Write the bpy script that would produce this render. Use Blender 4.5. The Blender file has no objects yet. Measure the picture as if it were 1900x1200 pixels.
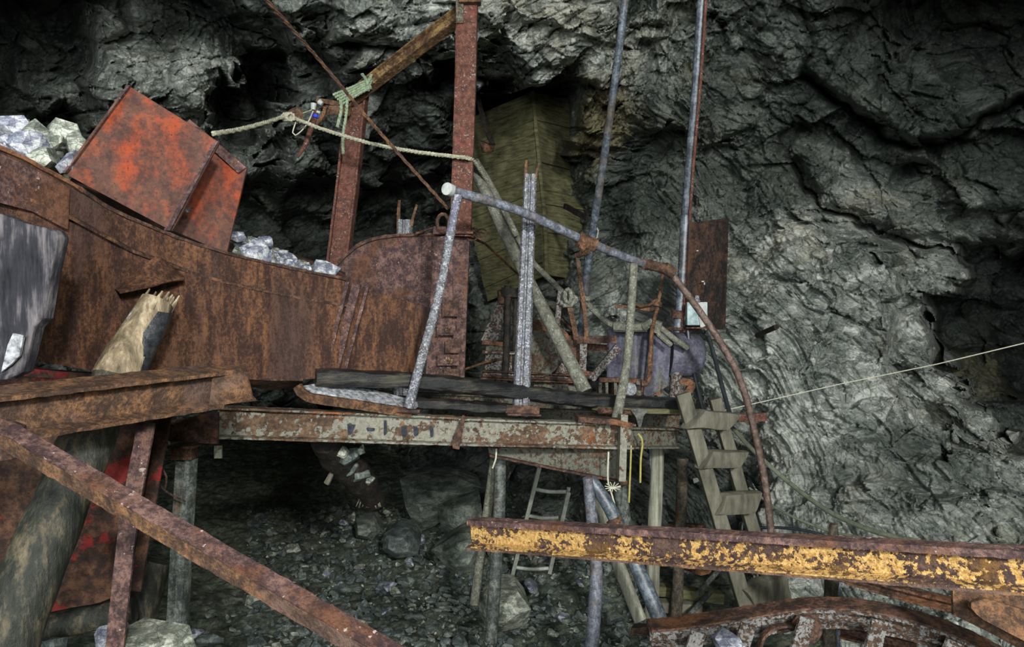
import bpy, bmesh, math, random
import numpy as np
from mathutils import Vector, Matrix, noise as mn
random.seed(7)
V = Vector
sc = bpy.context.scene
# ---------------------------------------------------------------- camera, light, exposure
CAMZ = 2.2
FOC = 1900 * 24.0 / 36.0
cd = bpy.data.cameras.new('camera'); cd.lens = 24.0; cd.sensor_width = 36.0
cd.clip_start = 0.05; cd.clip_end = 200
cam = bpy.data.objects.new('camera', cd); sc.collection.objects.link(cam)
cam.location = (0, 0, CAMZ); cam.rotation_euler = (math.radians(90), 0, 0)
sc.camera = cam
w = bpy.data.worlds.new('world'); sc.world = w; w.use_nodes = True
w.node_tree.nodes['Background'].inputs[0].default_value = (0.55, 0.72, 0.75, 1)
w.node_tree.nodes['Background'].inputs[1].default_value = 0.012
sc.view_settings.view_transform = 'Standard'; sc.view_settings.look = 'None'
sc.view_settings.gamma = 1; sc.view_settings.exposure = -0.30
def lamp(name, kind, loc, target, power, size, color, spot=None, blend=0.6):
    ld = bpy.data.lights.new(name, kind); ld.energy = power; ld.color = color
    if kind == 'AREA': ld.shape = 'DISK'; ld.size = size
    else: ld.shadow_soft_size = size
    if spot: ld.spot_size = math.radians(spot); ld.spot_blend = blend
    o = bpy.data.objects.new(name, ld); sc.collection.objects.link(o)
    o.location = loc; o.rotation_euler = (V(target) - V(loc)).to_track_quat('-Z', 'Y').to_euler()
    return o
lamp('camera_flash', 'AREA', (1.7, -3.6, 4.2), (0.8, 6, 2.4), 620, 0.5, (1.0, 0.99, 0.95))
lamp('soft_fill', 'AREA', (-0.8, -3.8, 3.1), (0.2, 6, 2.8), 430, 2.2, (0.95, 1.0, 1.0))  # added fill behind the camera to lift the shadows, no umbrella stands there
lamp('left_work_lamp', 'SPOT', (-2.4, 1.9, 4.3), (-1.5, 3.6, 2.7), 75, 0.10, (0.80, 0.86, 1.0), 66, 0.8)
lamp('wall_fill', 'SPOT', (1.5, -1.6, 3.6), (1.4, 6.5, 3.4), 440, 0.3, (0.96, 1.0, 0.97), 125, 0.9)  # added spot that brightens the rock wall, not a lamp of the cave

def P(x, y, Y):
    "the point that stands Y metres into the chamber on the line of sight through photo pixel x, y"
    return V(((x - 950) / FOC * Y, Y, CAMZ - (y - 600) / FOC * Y))
def lin(r, g, b, k=1.0):
    f = lambda c: ((c / 255.0) / 12.92 if c / 255.0 <= 0.04045 else ((c / 255.0 + 0.055) / 1.055) ** 2.4) * k
    return (min(f(r), .95), min(f(g), .95), min(f(b), .95), 1)

# ---------------------------------------------------------------- node materials
class NT:
    def __init__(s, name):
        s.m = bpy.data.materials.new(name); s.m.use_nodes = True
        s.t = s.m.node_tree; s.b = s.t.nodes['Principled BSDF']
        s.tc = s.t.nodes.new('ShaderNodeTexCoord')
    def n(s, kind, **kw):
        nd = s.t.nodes.new(kind)
        for k, v in kw.items(): setattr(nd, k, v)
        return nd
    def L(s, a, b): s.t.links.new(a, b)
    def map(s, scale=(1, 1, 1), rot=(0, 0, 0), loc=(0, 0, 0)):
        m = s.n('ShaderNodeMapping'); m.inputs['Scale'].default_value = scale
        m.inputs['Rotation'].default_value = rot; m.inputs['Location'].default_value = loc
        s.L(s.tc.outputs['Object'], m.inputs['Vector']); return m.outputs['Vector']
    def noise(s, vec, scale, detail=6, rough=0.6, dist=0.0):
        n = s.n('ShaderNodeTexNoise'); s.L(vec, n.inputs['Vector'])
        n.inputs['Scale'].default_value = scale; n.inputs['Detail'].default_value = detail
        n.inputs['Roughness'].default_value = rough; n.inputs['Distortion'].default_value = dist
        return n.outputs['Fac']
    def vor(s, vec, scale, feature='F1', out='Distance'):
        n = s.n('ShaderNodeTexVoronoi', feature=feature); s.L(vec, n.inputs['Vector'])
        n.inputs['Scale'].default_value = scale; return n.outputs[out]
    def ramp(s, fac, stops):
        r = s.n('ShaderNodeValToRGB'); s.L(fac, r.inputs[0]); e = r.color_ramp.elements
        while len(e) < len(stops): e.new(0.5)
        for i, (p, c) in enumerate(stops):
            e[i].position = p; e[i].color = c if len(c) == 4 else (*c, 1)
        return r.outputs['Color']
    def step(s, fac, lo, hi):
        r = s.n('ShaderNodeMapRange'); s.L(fac, r.inputs[0])
        r.inputs[1].default_value = lo; r.inputs[2].default_value = hi; return r.outputs[0]
    def mix(s, fac, a, b, kind='MIX'):
        m = s.n('ShaderNodeMix', data_type='RGBA', blend_type=kind)
        for sock, v in ((m.inputs[0], fac), (m.inputs[6], a), (m.inputs[7], b)):
            if isinstance(v, (int, float)): sock.default_value = v
            elif isinstance(v, tuple): sock.default_value = v
            else: s.L(v, sock)
        return m.outputs[2]
    def math(s, op, a, b=0.0):
        m = s.n('ShaderNodeMath', operation=op)
        for i, v in enumerate((a, b)):
            if isinstance(v, (int, float)): m.inputs[i].default_value = v
            else: s.L(v, m.inputs[i])
        return m.outputs[0]
    def attr(s, name):
        a = s.n('ShaderNodeAttribute', attribute_name=name); return a.outputs['Fac']
    def done(s, col, rough, bump=None, strength=0.5, dist=0.01, metal=0.0, spec=0.4):
        for sock, v in ((s.b.inputs['Base Color'], col), (s.b.inputs['Roughness'], rough), (s.b.inputs['Metallic'], metal)):
            if isinstance(v, (int, float, tuple)): sock.default_value = v
            else: s.L(v, sock)
        s.b.inputs['Specular IOR Level'].default_value = spec
        if bump is not None:
            b = s.n('ShaderNodeBump'); b.inputs['Strength'].default_value = strength; b.inputs['Distance'].default_value = dist
            s.L(bump, b.inputs['Height']); s.L(b.outputs[0], s.b.inputs['Normal'])
        return s.m

def rust(name, a, b, c=None, paint=None, amt=0.5, streak=(1, 1, 1), rot=(0, 0, 0), scale=14, speck=0.5, rough=0.75, bump=0.7, spec=0.35, paint2=None, tone=.70, cshare=.0):
    "a dark rust, b bright rust, c patches of a third rust, paint what is left of the paint (amt = its share)"
    def ds(q, k=.74, w3=(.98, 1.07, .88)):
        if q is None: return q
        l = .3 * q[0] + .6 * q[1] + .1 * q[2]; return tuple((l + (x - l) * k) * w_ for x, w_ in zip(q[:3], w3)) + (1,)
    if tone: a, b, c, paint, paint2 = ds(a, tone), ds(b, tone), ds(c, tone), ds(paint, min(1, tone + .2), (1, 1, 1)), ds(paint2, min(1, tone + .2), (1, 1, 1))
    t = NT(name); v = t.map(streak, rot); v0 = t.map(); k = scale / 12.0
    big = t.noise(v, 3.2 * k, 4, .6, .3); mid = t.noise(v, 15 * k, 5, .68, .2); fine = t.noise(v0, 62 * k, 5, .75); grit = t.noise(v0, 190 * k, 3, .7)
    f = t.math('ADD', t.math('MULTIPLY', mid, .55), t.math('MULTIPLY', fine, .45))
    mid_c = tuple((x + y) * .42 for x, y in zip(a[:3], b[:3])) + (1,)
    col = t.ramp(f, [(.42, tuple(x * .62 for x in a[:3]) + (1,)), (.475, a), (.52, mid_c), (.59, b)])
    if c:
        cc = t.mix(t.step(f, .44, .56), tuple(x * .45 for x in c[:3]) + (1,), c)
        col = t.mix(t.step(t.math('ADD', t.math('MULTIPLY', big, .75), t.math('MULTIPLY', f, .25)), .52 - cshare, .60 - cshare), col, cc)
    col = t.mix(t.step(grit, .60, .68), col, tuple(x * .30 for x in a[:3]) + (1,))
    h = t.math('ADD', t.math('MULTIPLY', mid, .9), t.math('ADD', t.math('MULTIPLY', fine, .6), t.math('MULTIPLY', grit, .15)))
    if paint:
        pm = t.math('ADD', t.math('MULTIPLY', t.noise(v, 4.5 * k, 4, .6), 1 - speck), t.math('MULTIPLY', t.noise(v0, 38 * k, 4, .65), speck))
        th = .5 + (.5 - amt) * .30
        mask = t.step(pm, th - .008, th + .012)
        pc = t.mix(t.step(fine, .4, .6), paint2 or tuple(x * .62 for x in paint[:3]) + (1,), paint)
        col = t.mix(mask, col, pc); h = t.math('SUBTRACT', h, t.math('MULTIPLY', mask, .35))
    return t.done(col, rough, h, bump, .009, 0.0, spec)

RUST_DARK = rust('dark_rust', lin(52, 30, 28, 1.6), lin(98, 58, 46, 1.6), lin(120, 66, 34, 1.5))
RUST_CHUTE = rust('chute_rust', lin(62, 35, 30, 1.2), lin(112, 68, 46, 1.25), lin(80, 52, 50, 1.15), streak=(1.5, 1, .30), rot=(0, .42, 0), scale=13, bump=.7, tone=.85, cshare=.0)
RUST_PURPLE = rust('purple_rust', lin(58, 34, 40, 1.7), lin(104, 66, 66, 1.7), lin(92, 48, 30, 1.6), paint=lin(172, 150, 140, 1.2), amt=.12, scale=16, speck=.7)
RUST_ORANGE = rust('orange_rust', lin(72, 44, 34, 1.4), lin(128, 76, 38, 1.4), lin(96, 64, 60, 1.3), scale=13, bump=.9)
RED_PLATE = rust('red_lead_plate', lin(76, 46, 42, 1.3), lin(100, 62, 52, 1.3), lin(164, 62, 24, .84), scale=8, streak=(1, 1, .7), bump=.35, tone=.97, cshare=.055)
RED_OLD = rust('old_red_paint', lin(46, 24, 20, 1.6), lin(88, 48, 30, 1.6), None, paint=lin(128, 30, 26, 1.3), amt=.34, scale=6, speck=.2)
RED_POST = rust('red_primer_post', lin(76, 42, 38, 1.5), lin(110, 62, 52, 1.5), lin(108, 52, 46, 1.5), paint=lin(150, 134, 124, 1.2), amt=.20, scale=24, speck=.75, tone=.84)
YELLOW_RAIL = rust('yellow_rail_rust', lin(60, 40, 44, 1.1), lin(98, 70, 66, 1.1), lin(112, 76, 40, 1.0), paint=lin(204, 168, 104, 1.0), paint2=lin(152, 110, 56, .95), amt=.53, scale=24, speck=.50, bump=1.0, tone=.95)
GREY_RUST = rust('grey_paint_rust', lin(64, 42, 34, 1.4), lin(100, 68, 52, 1.4), None, paint=lin(96, 97, 86, 1.3), amt=.58, scale=14, speck=.6, tone=.75)
BEAM_PAINT = rust('beam_paint', lin(72, 50, 42, 1.4), lin(108, 80, 66, 1.4), lin(146, 80, 38, 1.3), paint=lin(130, 128, 116, 1.3), amt=.52, scale=10, speck=.5, streak=(1, 1, 1.8), tone=.9, cshare=-.035)
WHITE_RUST = rust('white_flaked_rust', lin(62, 42, 36, 1.3), lin(92, 62, 50, 1.3), None, paint=lin(128, 126, 124, 1.25), amt=.52, scale=22, speck=.7, tone=.8)
GALV = rust('galvanised_steel', lin(78, 78, 80, 1.4), lin(124, 126, 132, 1.45), lin(98, 98, 116, 1.4), paint=lin(168, 170, 174, 1.35), amt=.34, scale=30, speck=.8, rough=.5, spec=.5, tone=0, bump=.5)
GALV_DULL = rust('dull_pipe_steel', lin(56, 60, 58, 1.4), lin(100, 104, 98, 1.5), lin(92, 76, 60, 1.3), tone=0, cshare=-.03, scale=16, rough=.5, bump=.4, spec=.6)
PIPE_BLUE = rust('blue_grey_pipe', lin(56, 62, 70, 1.6), lin(96, 104, 112, 1.7), lin(80, 74, 68, 1.5), scale=12, rough=.4, bump=.25, spec=.6, tone=0)
RAILPIPE = rust('worn_rail_pipe', lin(78, 80, 88, 1.4), lin(122, 126, 138, 1.4), lin(100, 88, 82, 1.3), scale=26, rough=.42, bump=.35, spec=.6, tone=0)
MUD_DARK = rust('muddy_iron', lin(58, 52, 44, 1.3), lin(92, 86, 72, 1.3), lin(84, 60, 44, 1.2), scale=18, tone=0)
PIPE_MUD = rust('mud_coated_pipe', lin(88, 88, 78, 1.4), lin(118, 118, 106, 1.4), None, paint=lin(150, 150, 140, 1.3), amt=.25, scale=22, speck=.7, tone=0, bump=.5)
LAVENDER = rust('lavender_paint', lin(66, 65, 76, 1.4), lin(96, 95, 110, 1.4), lin(96, 96, 84, 1.3), scale=7, streak=(1, 1, .3), rough=.5, bump=.2, tone=0)
PIPE_PURPLE = rust('polished_rust_rod', lin(76, 50, 46, 1.6), lin(112, 84, 84, 1.6), None, scale=20, rough=.4, spec=.6)
BLACKIRON = rust('black_iron', lin(20, 16, 16, 1.5), lin(48, 34, 30, 1.5), None, scale=16)

def plain(name, a, b, scale=20, rough=.8, bump=.3, spec=.3):
    t = NT(name); v = t.map(); n = t.noise(v, scale, 6, .7)
    return t.done(t.ramp(n, [(.35, a), (.65, b)]), rough, n, bump, .006, 0, spec)
def wood(name, a, b, c, axis_scale, rough=.85, bump=.6, white=None, spec=.3):
    t = NT(name); v = t.map(axis_scale); v0 = t.map()
    g = t.noise(v, 20, 7, .7, .05); l = t.noise(v0, 5, 4, .6)
    col = t.ramp(t.math('ADD', t.math('MULTIPLY', g, .65), t.math('MULTIPLY', l, .35)), [(.36, a), (.50, b), (.64, c)])
    if white: col = t.mix(t.step(t.noise(v, 4, 6, .7), .64, .67), col, white)
    return t.done(col, rough, t.math('ADD', g, t.math('MULTIPLY', t.noise(v0, 50, 4, .7), .3)), bump, .012, 0, spec)
WOOD_BLACK = wood('black_wet_timber', lin(10, 11, 13, 1), lin(24, 25, 28, 1), lin(78, 74, 60, 1), (.25, .25, 2.2), .45, .9, spec=.6)
WOOD_GREY = wood('grey_weathered_board', lin(12, 12, 15, 1.0), lin(50, 50, 56, 1.0), lin(118, 112, 114, 1.1), (1.8, 1.8, .2))
WOOD_LADDER = wood('muddy_wood', lin(60, 59, 52, 1.15), lin(92, 90, 78, 1.2), lin(118, 115, 102, 1.2), (1, 1, .2), .9, .4)
WOOD_LOG = wood('split_log', lin(56, 50, 42, 1.1), lin(120, 106, 84, 1.3), lin(176, 162, 136, 1.4), (1.4, 1.4, .15), .6, .9, white=lin(196, 196, 200, 1.2))
WOOD_POST = wood('pale_grey_post', lin(62, 62, 54, 1.6), lin(104, 104, 92, 1.7), lin(140, 140, 126, 1.7), (2, 2, .1))
RAGM = plain('wet_grey_cloth', lin(52, 52, 50, 1.2), lin(110, 110, 106, 1.2), 30)
MARK = plain('blue_black_paint', lin(28, 30, 40, 1.1), lin(60, 64, 74, 1.1), 30)
WOOD_YELLOW = wood('yellowed_boards', lin(44, 44, 30, 1.2), lin(84, 82, 58, 1.3), lin(112, 110, 80, 1.3), (.3, .3, 2.0), .9, .4)
WOOD_WET = plain('black_wet_bark', lin(16, 18, 22, 1.0), lin(66, 68, 72, 1.0), 30, .35, .8, .6)
WOOD_BARK = wood('grey_green_bark', lin(14, 16, 15, 1.0), lin(48, 50, 42, 1.0), lin(118, 106, 84, 1.0), (1.4, 1.4, .45), .6, .9, spec=.5)
BOARD_MAT = rust('burnt_board', lin(26, 18, 20, 1.5), lin(70, 38, 28, 1.6), lin(38, 26, 30, 1.4), paint=lin(150, 104, 66, 1.1), amt=.12, scale=8, speck=.3, rough=.4, spec=.6, streak=(1, 1, .5))
ROPE = plain('old_rope', lin(108, 108, 92, 1.5), lin(156, 154, 134, 1.6), 60, .95, .5)
ROPE_GREEN = plain('green_rope', lin(92, 104, 84, 1.6), lin(132, 146, 122, 1.7), 60, .95, .5)
ROPE_YELLOW = plain('yellow_string', lin(128, 120, 70, 1.4), lin(160, 150, 84, 1.4), 60)
STRING = plain('pale_string', lin(160, 158, 140, 1.4), lin(190, 188, 172, 1.4), 60)
HOSE = plain('black_hose', lin(20, 22, 26, 1.4), lin(40, 44, 48, 1.4), 10, .4, .1, .6)
HOSE_MUD = plain('muddy_hose', lin(62, 66, 56, 1.6), lin(92, 96, 82, 1.6), 20)
ALU = plain('aluminium', lin(120, 124, 114, 1.5), lin(158, 160, 148, 1.6), 20, .5, .1, .6)
BOXM = plain('pale_blue_box', lin(88, 110, 116, 1.5), lin(160, 176, 176, 1.6), 14, .5, .3)
WHITE = plain('white_enamel', lin(130, 136, 132, 1.2), lin(180, 184, 180, 1.2), 20, .5, .1)
TEAL = plain('teal_plastic', lin(30, 120, 104, 1.4), lin(50, 150, 130, 1.4), 20, .5, .1)
BLUE = plain('blue_sleeve', lin(30, 50, 190, 1.4), lin(40, 70, 210, 1.4), 20, .5, .1)
MUDGREY = plain('dried_slurry', lin(62, 64, 62, 1.3), lin(176, 178, 184, 1.3), 40, .8, .9)

def rock_mat(name, a, b, c, rough=.8, sc_=1.0, vein=.0, use_attr=False):
    t = NT(name); v0 = t.map(); vv = t.map((1, 1.0, 1.7), (.35, .5, .2))
    dn = t.n('ShaderNodeTexNoise'); t.L(v0, dn.inputs['Vector']); dn.inputs['Scale'].default_value = 3.5 * sc_; dn.inputs['Detail'].default_value = 5
    ad = t.n('ShaderNodeMix', data_type='RGBA', blend_type='LINEAR_LIGHT'); ad.inputs[0].default_value = .06 / sc_; t.L(vv, ad.inputs[6]); t.L(dn.outputs['Color'], ad.inputs[7]); v = ad.outputs[2]
    n1 = t.noise(v0, 1.3 * sc_, 5, .6, .2); n2 = t.noise(v, 5 * sc_, 9, .72, .0); n3 = t.noise(v0, 42 * sc_, 7, .75)
    chip = t.vor(v, 9 * sc_, 'F1', 'Color'); sp = t.n('ShaderNodeSeparateColor'); t.L(chip, sp.inputs[0])
    f = t.math('ADD', t.math('MULTIPLY', n1, .30), t.math('ADD', t.math('MULTIPLY', n2, .38), t.math('ADD', t.math('MULTIPLY', n3, .24), t.math('MULTIPLY', sp.outputs[0], .08))))
    col = t.ramp(f, [(.40, a), (.50, b), (.58, c)])
    if use_attr:
        warm = t.step(t.noise(v0, 1.7, 4, .6), .56, .70)
        col = t.mix(t.math('MULTIPLY', warm, .40), col, lin(104, 100, 72, 1.5))
        dk = t.attr('damp_shade'); dk2 = t.step(t.math('ADD', dk, t.math('MULTIPLY', t.math('SUBTRACT', n2, .5), 2.2)), .30, .70)
        col = t.mix(t.math('MULTIPLY', dk2, .80), col, lin(46, 54, 48, 1.1))  # wet rock and painted shade share this dark tint
        br = t.attr('brown'); b2 = t.step(t.math('ADD', br, t.math('MULTIPLY', t.math('SUBTRACT', n1, .5), 1.4)), .35, .7)
        col = t.mix(t.math('MULTIPLY', b2, .6), col, lin(104, 94, 60, 1.5))
    crack = t.vor(v, 4.5 * sc_, 'DISTANCE_TO_EDGE'); ck = t.step(crack, 0.0, .022)
    crack2 = t.vor(v, 15 * sc_, 'DISTANCE_TO_EDGE'); ck2 = t.step(crack2, 0.0, .03)
    both = t.math('MULTIPLY', ck, t.math('MAXIMUM', ck2, t.step(n2, .42, .52)))
    col = t.mix(t.math('MULTIPLY', t.math('SUBTRACT', 1.0, both), .6), col, lin(34, 38, 34, 1.2))
    h = t.math('ADD', t.math('MULTIPLY', n2, .8), t.math('ADD', t.math('MULTIPLY', n3, .5), t.math('ADD', t.math('MULTIPLY', both, .22), t.math('MULTIPLY', sp.outputs[1], .18))))
    return t.done(col, rough, h, .62, .04 / sc_, 0, .35)
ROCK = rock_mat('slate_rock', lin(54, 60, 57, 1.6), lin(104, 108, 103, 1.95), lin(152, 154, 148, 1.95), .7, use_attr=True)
STONE_PALE = rock_mat('pale_slate_stone', lin(70, 74, 92, 1.2), lin(128, 132, 146, 1.3), lin(206, 208, 208, 1.25), .65, 3.0)
STONE_GREEN = rock_mat('greenish_slate_stone', lin(66, 72, 64, 1.2), lin(122, 126, 114, 1.3), lin(194, 196, 182, 1.25), .65, 3.0)
STONE_DARK = rock_mat('dark_slate_stone', lin(38, 44, 44, 1.5), lin(70, 78, 76, 1.6), lin(112, 118, 112, 1.6), .7, 2.0)
FLOORM = rock_mat('floor_muck', lin(30, 34, 30, 1.5), lin(64, 70, 60, 1.6), lin(100, 104, 90, 1.6), .85, 3.0)

# ---------------------------------------------------------------- mesh tools
class MB:
    def __init__(s): s.v = []; s.f = []
    def add(s, vs, fs):
        o = len(s.v); s.v += [V(x) for x in vs]; s.f += [tuple(i + o for i in f) for f in fs]; return s
    def box(s, c, size, rot=None):
        x, y, z = (k / 2 for k in size); vs = [V((a * x, b * y, d * z)) for a in (-1, 1) for b in (-1, 1) for d in (-1, 1)]
        if rot is not None: vs = [rot @ q for q in vs]
        return s.add([q + V(c) for q in vs], [(0, 1, 3, 2), (4, 6, 7, 5), (0, 4, 5, 1), (2, 3, 7, 6), (0, 2, 6, 4), (1, 5, 7, 3)])
    def sweep(s, path, prof, up=(0, 0, 1), scales=None, jit=0.0, cap=True, step=None, seed=0, twist=0.0):
        path = [V(p) for p in path]
        if step: path, scales = resample(path, step, scales)
        n = len(path); k = len(prof); rnd = random.Random(seed + n * 7 + k); up = V(up).normalized(); rings = []
        u = None
        for i in range(n):
            t = (path[min(i + 1, n - 1)] - path[max(i - 1, 0)])
            t = t.normalized() if t.length > 1e-9 else V((0, 0, 1))
            if u is None: u = t.cross(up); u = u if u.length > 1e-4 else t.cross(V((1, 0, 0)))
            u = (u - t * u.dot(t)).normalized(); v = u.cross(t).normalized()
            sc_ = scales[i] if scales else 1.0; a = twist * i / max(1, n - 1); ca, sa = math.cos(a), math.sin(a)
            for (pu, pv) in prof:
                q = path[i] + u * ((pu * ca - pv * sa) * sc_) + v * ((pu * sa + pv * ca) * sc_)
                if jit: q += V((rnd.uniform(-jit, jit), rnd.uniform(-jit, jit), rnd.uniform(-jit, jit)))
                rings.append(q)
        fs = []
        for i in range(n - 1):
            for j in range(k):
                a, b = i * k + j, i * k + (j + 1) % k
                fs.append((a, b, b + k, a + k))
        if cap: fs += [tuple(reversed(range(k))), tuple(range((n - 1) * k, n * k))]
        return s.add(rings, fs)
    def tube(s, path, r, seg=12, jit=0.0, step=None, rough=0.0, freq=8, seed=0):
        path = [V(p) for p in path]
        rr = list(r) if isinstance(r, (list, tuple)) else [r] * len(path)
        if step: path, rr = resample(path, step, rr)
        if rough: rr = [q * (1 + rough * mn.noise(p * freq + V((seed, 0, 0)))) for q, p in zip(rr, path)]
        prof = [(math.cos(2 * math.pi * i / seg), math.sin(2 * math.pi * i / seg)) for i in range(seg)]
        return s.sweep(path, prof, (0, .1, 1) if abs((path[-1] - path[0]).normalized().z) < .95 else (0, 1, 0), rr, jit)
    def rope(s, path, r, step=.02, pitch=9.0, strands=3, seg=6):
        path, _ = resample([V(p) for p in path], step); n = len(path)
        for k in range(strands):
            pp = []
            for i in range(n):
                t = (path[min(i + 1, n - 1)] - path[max(i - 1, 0)]).normalized()
                u = t.cross(V((.1, 1, .2))).normalized(); v = u.cross(t); a = i * step * pitch / r * .12 + k * 2 * math.pi / strands
                pp.append(path[i] + (u * math.cos(a) + v * math.sin(a)) * r * .55)
            s.tube(pp, r * .58, seg)
        return s
    def sheet(s, rows, thick, dent=0.0, seed=0, n=None, sub=1, direction=None):
        "rows: polylines of equal point count; makes a thick skin through them"
        if n: rows = [resample_n([V(p) for p in r], n) for r in rows]
        rows = [[V(p) for p in r] for r in rows]
        if sub > 1:
            out = []
            for a, b in zip(rows, rows[1:]):
                for i in range(sub): out.append([p.lerp(q, i / sub) for p, q in zip(a, b)])
            out.append(rows[-1]); rows = out
        R, C = len(rows), len(rows[0])
        def nrm(i, j):
            a = rows[min(i + 1, R - 1)][j] - rows[max(i - 1, 0)][j]; b = rows[i][min(j + 1, C - 1)] - rows[i][max(j - 1, 0)]
            q = b.cross(a); return q.normalized() if q.length > 1e-9 else V((0, -1, 0))
        f, bk = [], []
        for i in range(R):
            for j in range(C):
                nn = V(direction).normalized() if direction else nrm(i, j); p = rows[i][j]
                if dent: p = p + nn * dent * (mn.noise(p * 3 + V((seed, 0, 0))) + .5 * mn.noise(p * 9 + V((seed, 3, 0))))
                f.append(p); bk.append(p + nn * thick)
        fs = []; N = R * C
        for i in range(R - 1):
            for j in range(C - 1):
                a = i * C + j; fs += [(a, a + 1, a + C + 1, a + C), (N + a, N + a + C, N + a + C + 1, N + a + 1)]
        for j in range(C - 1):
            fs += [(j, N + j, N + j + 1, j + 1)]; a = (R - 1) * C + j; fs += [(a, a + 1, N + a + 1, N + a)]
        for i in range(R - 1):
            a = i * C; fs += [(a, a + C, N + a + C, N + a)]; a = i * C + C - 1; fs += [(a, N + a, N + a + C, a + C)]
        return s.add(f + bk, fs)
    def poly(s, pts, thick, direction):
        pts = [V(p) for p in pts]; d = V(direction).normalized() * thick; n = len(pts)
        return s.add(pts + [p + d for p in pts], [tuple(range(n)), tuple(reversed(range(n, 2 * n)))] + [(i, i + n, (i + 1) % n + n, (i + 1) % n) for i in range(n)])
    def hull(s, pts):
        bm = bmesh.new(); [bm.verts.new(p) for p in pts]
        bmesh.ops.convex_hull(bm, input=bm.verts[:], use_existing_faces=False)
        bmesh.ops.delete(bm, geom=[q for q in bm.verts if not q.link_faces], context='VERTS')
        bm.verts.index_update(); vs = [q.co.copy() for q in bm.verts]; fs = [tuple(q.index for q in f.verts) for f in bm.faces]; bm.free()
        return s.add(vs, fs)
def resample(path, step, sc_=None, smooth=True):
    n = len(path); ext = [path[0] * 2 - path[1]] + list(path) + [path[-1] * 2 - path[-2]]
    out, so = [], []
    for i in range(n - 1):
        a, b, c, d = ext[i:i + 4]; m = max(1, int((c - b).length / step))
        for k in range(m):
            t = k / m
            if n > 2: q = .5 * ((2 * b) + (c - a) * t + (2 * a - 5 * b + 4 * c - d) * t * t + (3 * b - a - 3 * c + d) * t ** 3)
            else: q = b.lerp(c, t)
            out.append(q)
            if sc_: so.append(sc_[i] * (1 - t) + sc_[i + 1] * t)
    out.append(path[-1]); 
    if sc_: so.append(sc_[-1])
    return out, (so if sc_ else None)
def resample_n(pts, n):
    L = [0.0]
    for a, b in zip(pts, pts[1:]): L.append(L[-1] + (b - a).length)
    out = []
    for i in range(n):
        d = L[-1] * i / (n - 1); k = 0
        while k < len(pts) - 2 and L[k + 1] < d: k += 1
        t = (d - L[k]) / max(1e-9, L[k + 1] - L[k]); out.append(pts[k].lerp(pts[k + 1], min(1, t)))
    return out

def prof_I(h, b, tw, tf):
    return [(-b/2, -h/2), (b/2, -h/2), (b/2, -h/2+tf), (tw/2, -h/2+tf*1.5), (tw/2, h/2-tf*1.5), (b/2, h/2-tf), (b/2, h/2), (-b/2, h/2), (-b/2, h/2-tf), (-tw/2, h/2-tf*1.5), (-tw/2, -h/2+tf*1.5), (-b/2, -h/2+tf)]
def prof_C(h, b, t, side=1):
    p = [(0, -h/2), (b, -h/2), (b, -h/2+t), (t, -h/2+t*1.4), (t, h/2-t*1.4), (b, h/2-t), (b, h/2), (0, h/2)]
    return p if side > 0 else [(-x, y) for x, y in reversed(p)]
def prof_L(a, b, t): return [(0, 0), (a, 0), (a, t), (t, t), (t, b), (0, b)]
def prof_R(a, b): return [(-a/2, -b/2), (a/2, -b/2), (a/2, b/2), (-a/2, b/2)]

# ---------------------------------------------------------------- things and parts
ALLROOTS = []
def link(o): sc.collection.objects.link(o); return o
def mesh_obj(name, mb, mat, smooth=35, bevel=0.0, clean=True):
    me = bpy.data.meshes.new(name)
    if isinstance(mb, MB):
        me.from_pydata([tuple(v) for v in mb.v], [], mb.f)
        if clean:
            bm = bmesh.new(); bm.from_mesh(me); bmesh.ops.recalc_face_normals(bm, faces=bm.faces[:]); bm.to_mesh(me); bm.free()
    me.materials.append(mat)
    o = link(bpy.data.objects.new(name, me))
    if smooth is not None:
        me.shade_smooth(); me.set_sharp_from_angle(angle=math.radians(smooth))
    if bevel:
        b = o.modifiers.new('bevel', 'BEVEL'); b.width = bevel; b.segments = 2; b.limit_method = 'ANGLE'; b.angle_limit = math.radians(40)
    return o
class Thing:
    "a top-level thing; parts are added in world coordinates and re-based on the thing's foot at the end"
    def __init__(s, name, label, cat, group=None):
        s.name, s.label, s.cat, s.group, s.parts = name, label, cat, group, []
    def part(s, name, mb, mat, parent=None, label=None, smooth=35, bevel=0.0):
        o = mesh_obj(name, mb, mat, smooth, bevel)
        if label: o['label'] = label
        s.parts.append((o, parent)); return o
    def close(s):
        allv = [v.co for o, _ in s.parts for v in o.data.vertices]
        lo = V([min(c[i] for c in allv) for i in range(3)]); hi = V([max(c[i] for c in allv) for i in range(3)])
        base = V(((lo.x + hi.x) / 2, (lo.y + hi.y) / 2, lo.z)); M = Matrix.Translation(-base)
        for o, _ in s.parts: o.data.transform(M)
        if len(s.parts) == 1: root = s.parts[0][0]; root.name = s.name
        else:
            root = link(bpy.data.objects.new(s.name, None)); root.empty_display_size = .1
            for o, p in s.parts: o.parent = p if p else root
        root.location = base; root['label'] = s.label; root['category'] = s.cat
        if s.group: root['group'] = s.group
        ALLROOTS.append(root); return root
def one(name, mb, mat, label, cat, group=None, smooth=35, bevel=0.0):
    t = Thing(name, label, cat, group); t.part(name, mb, mat, smooth=smooth, bevel=bevel); return t.close()
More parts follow.
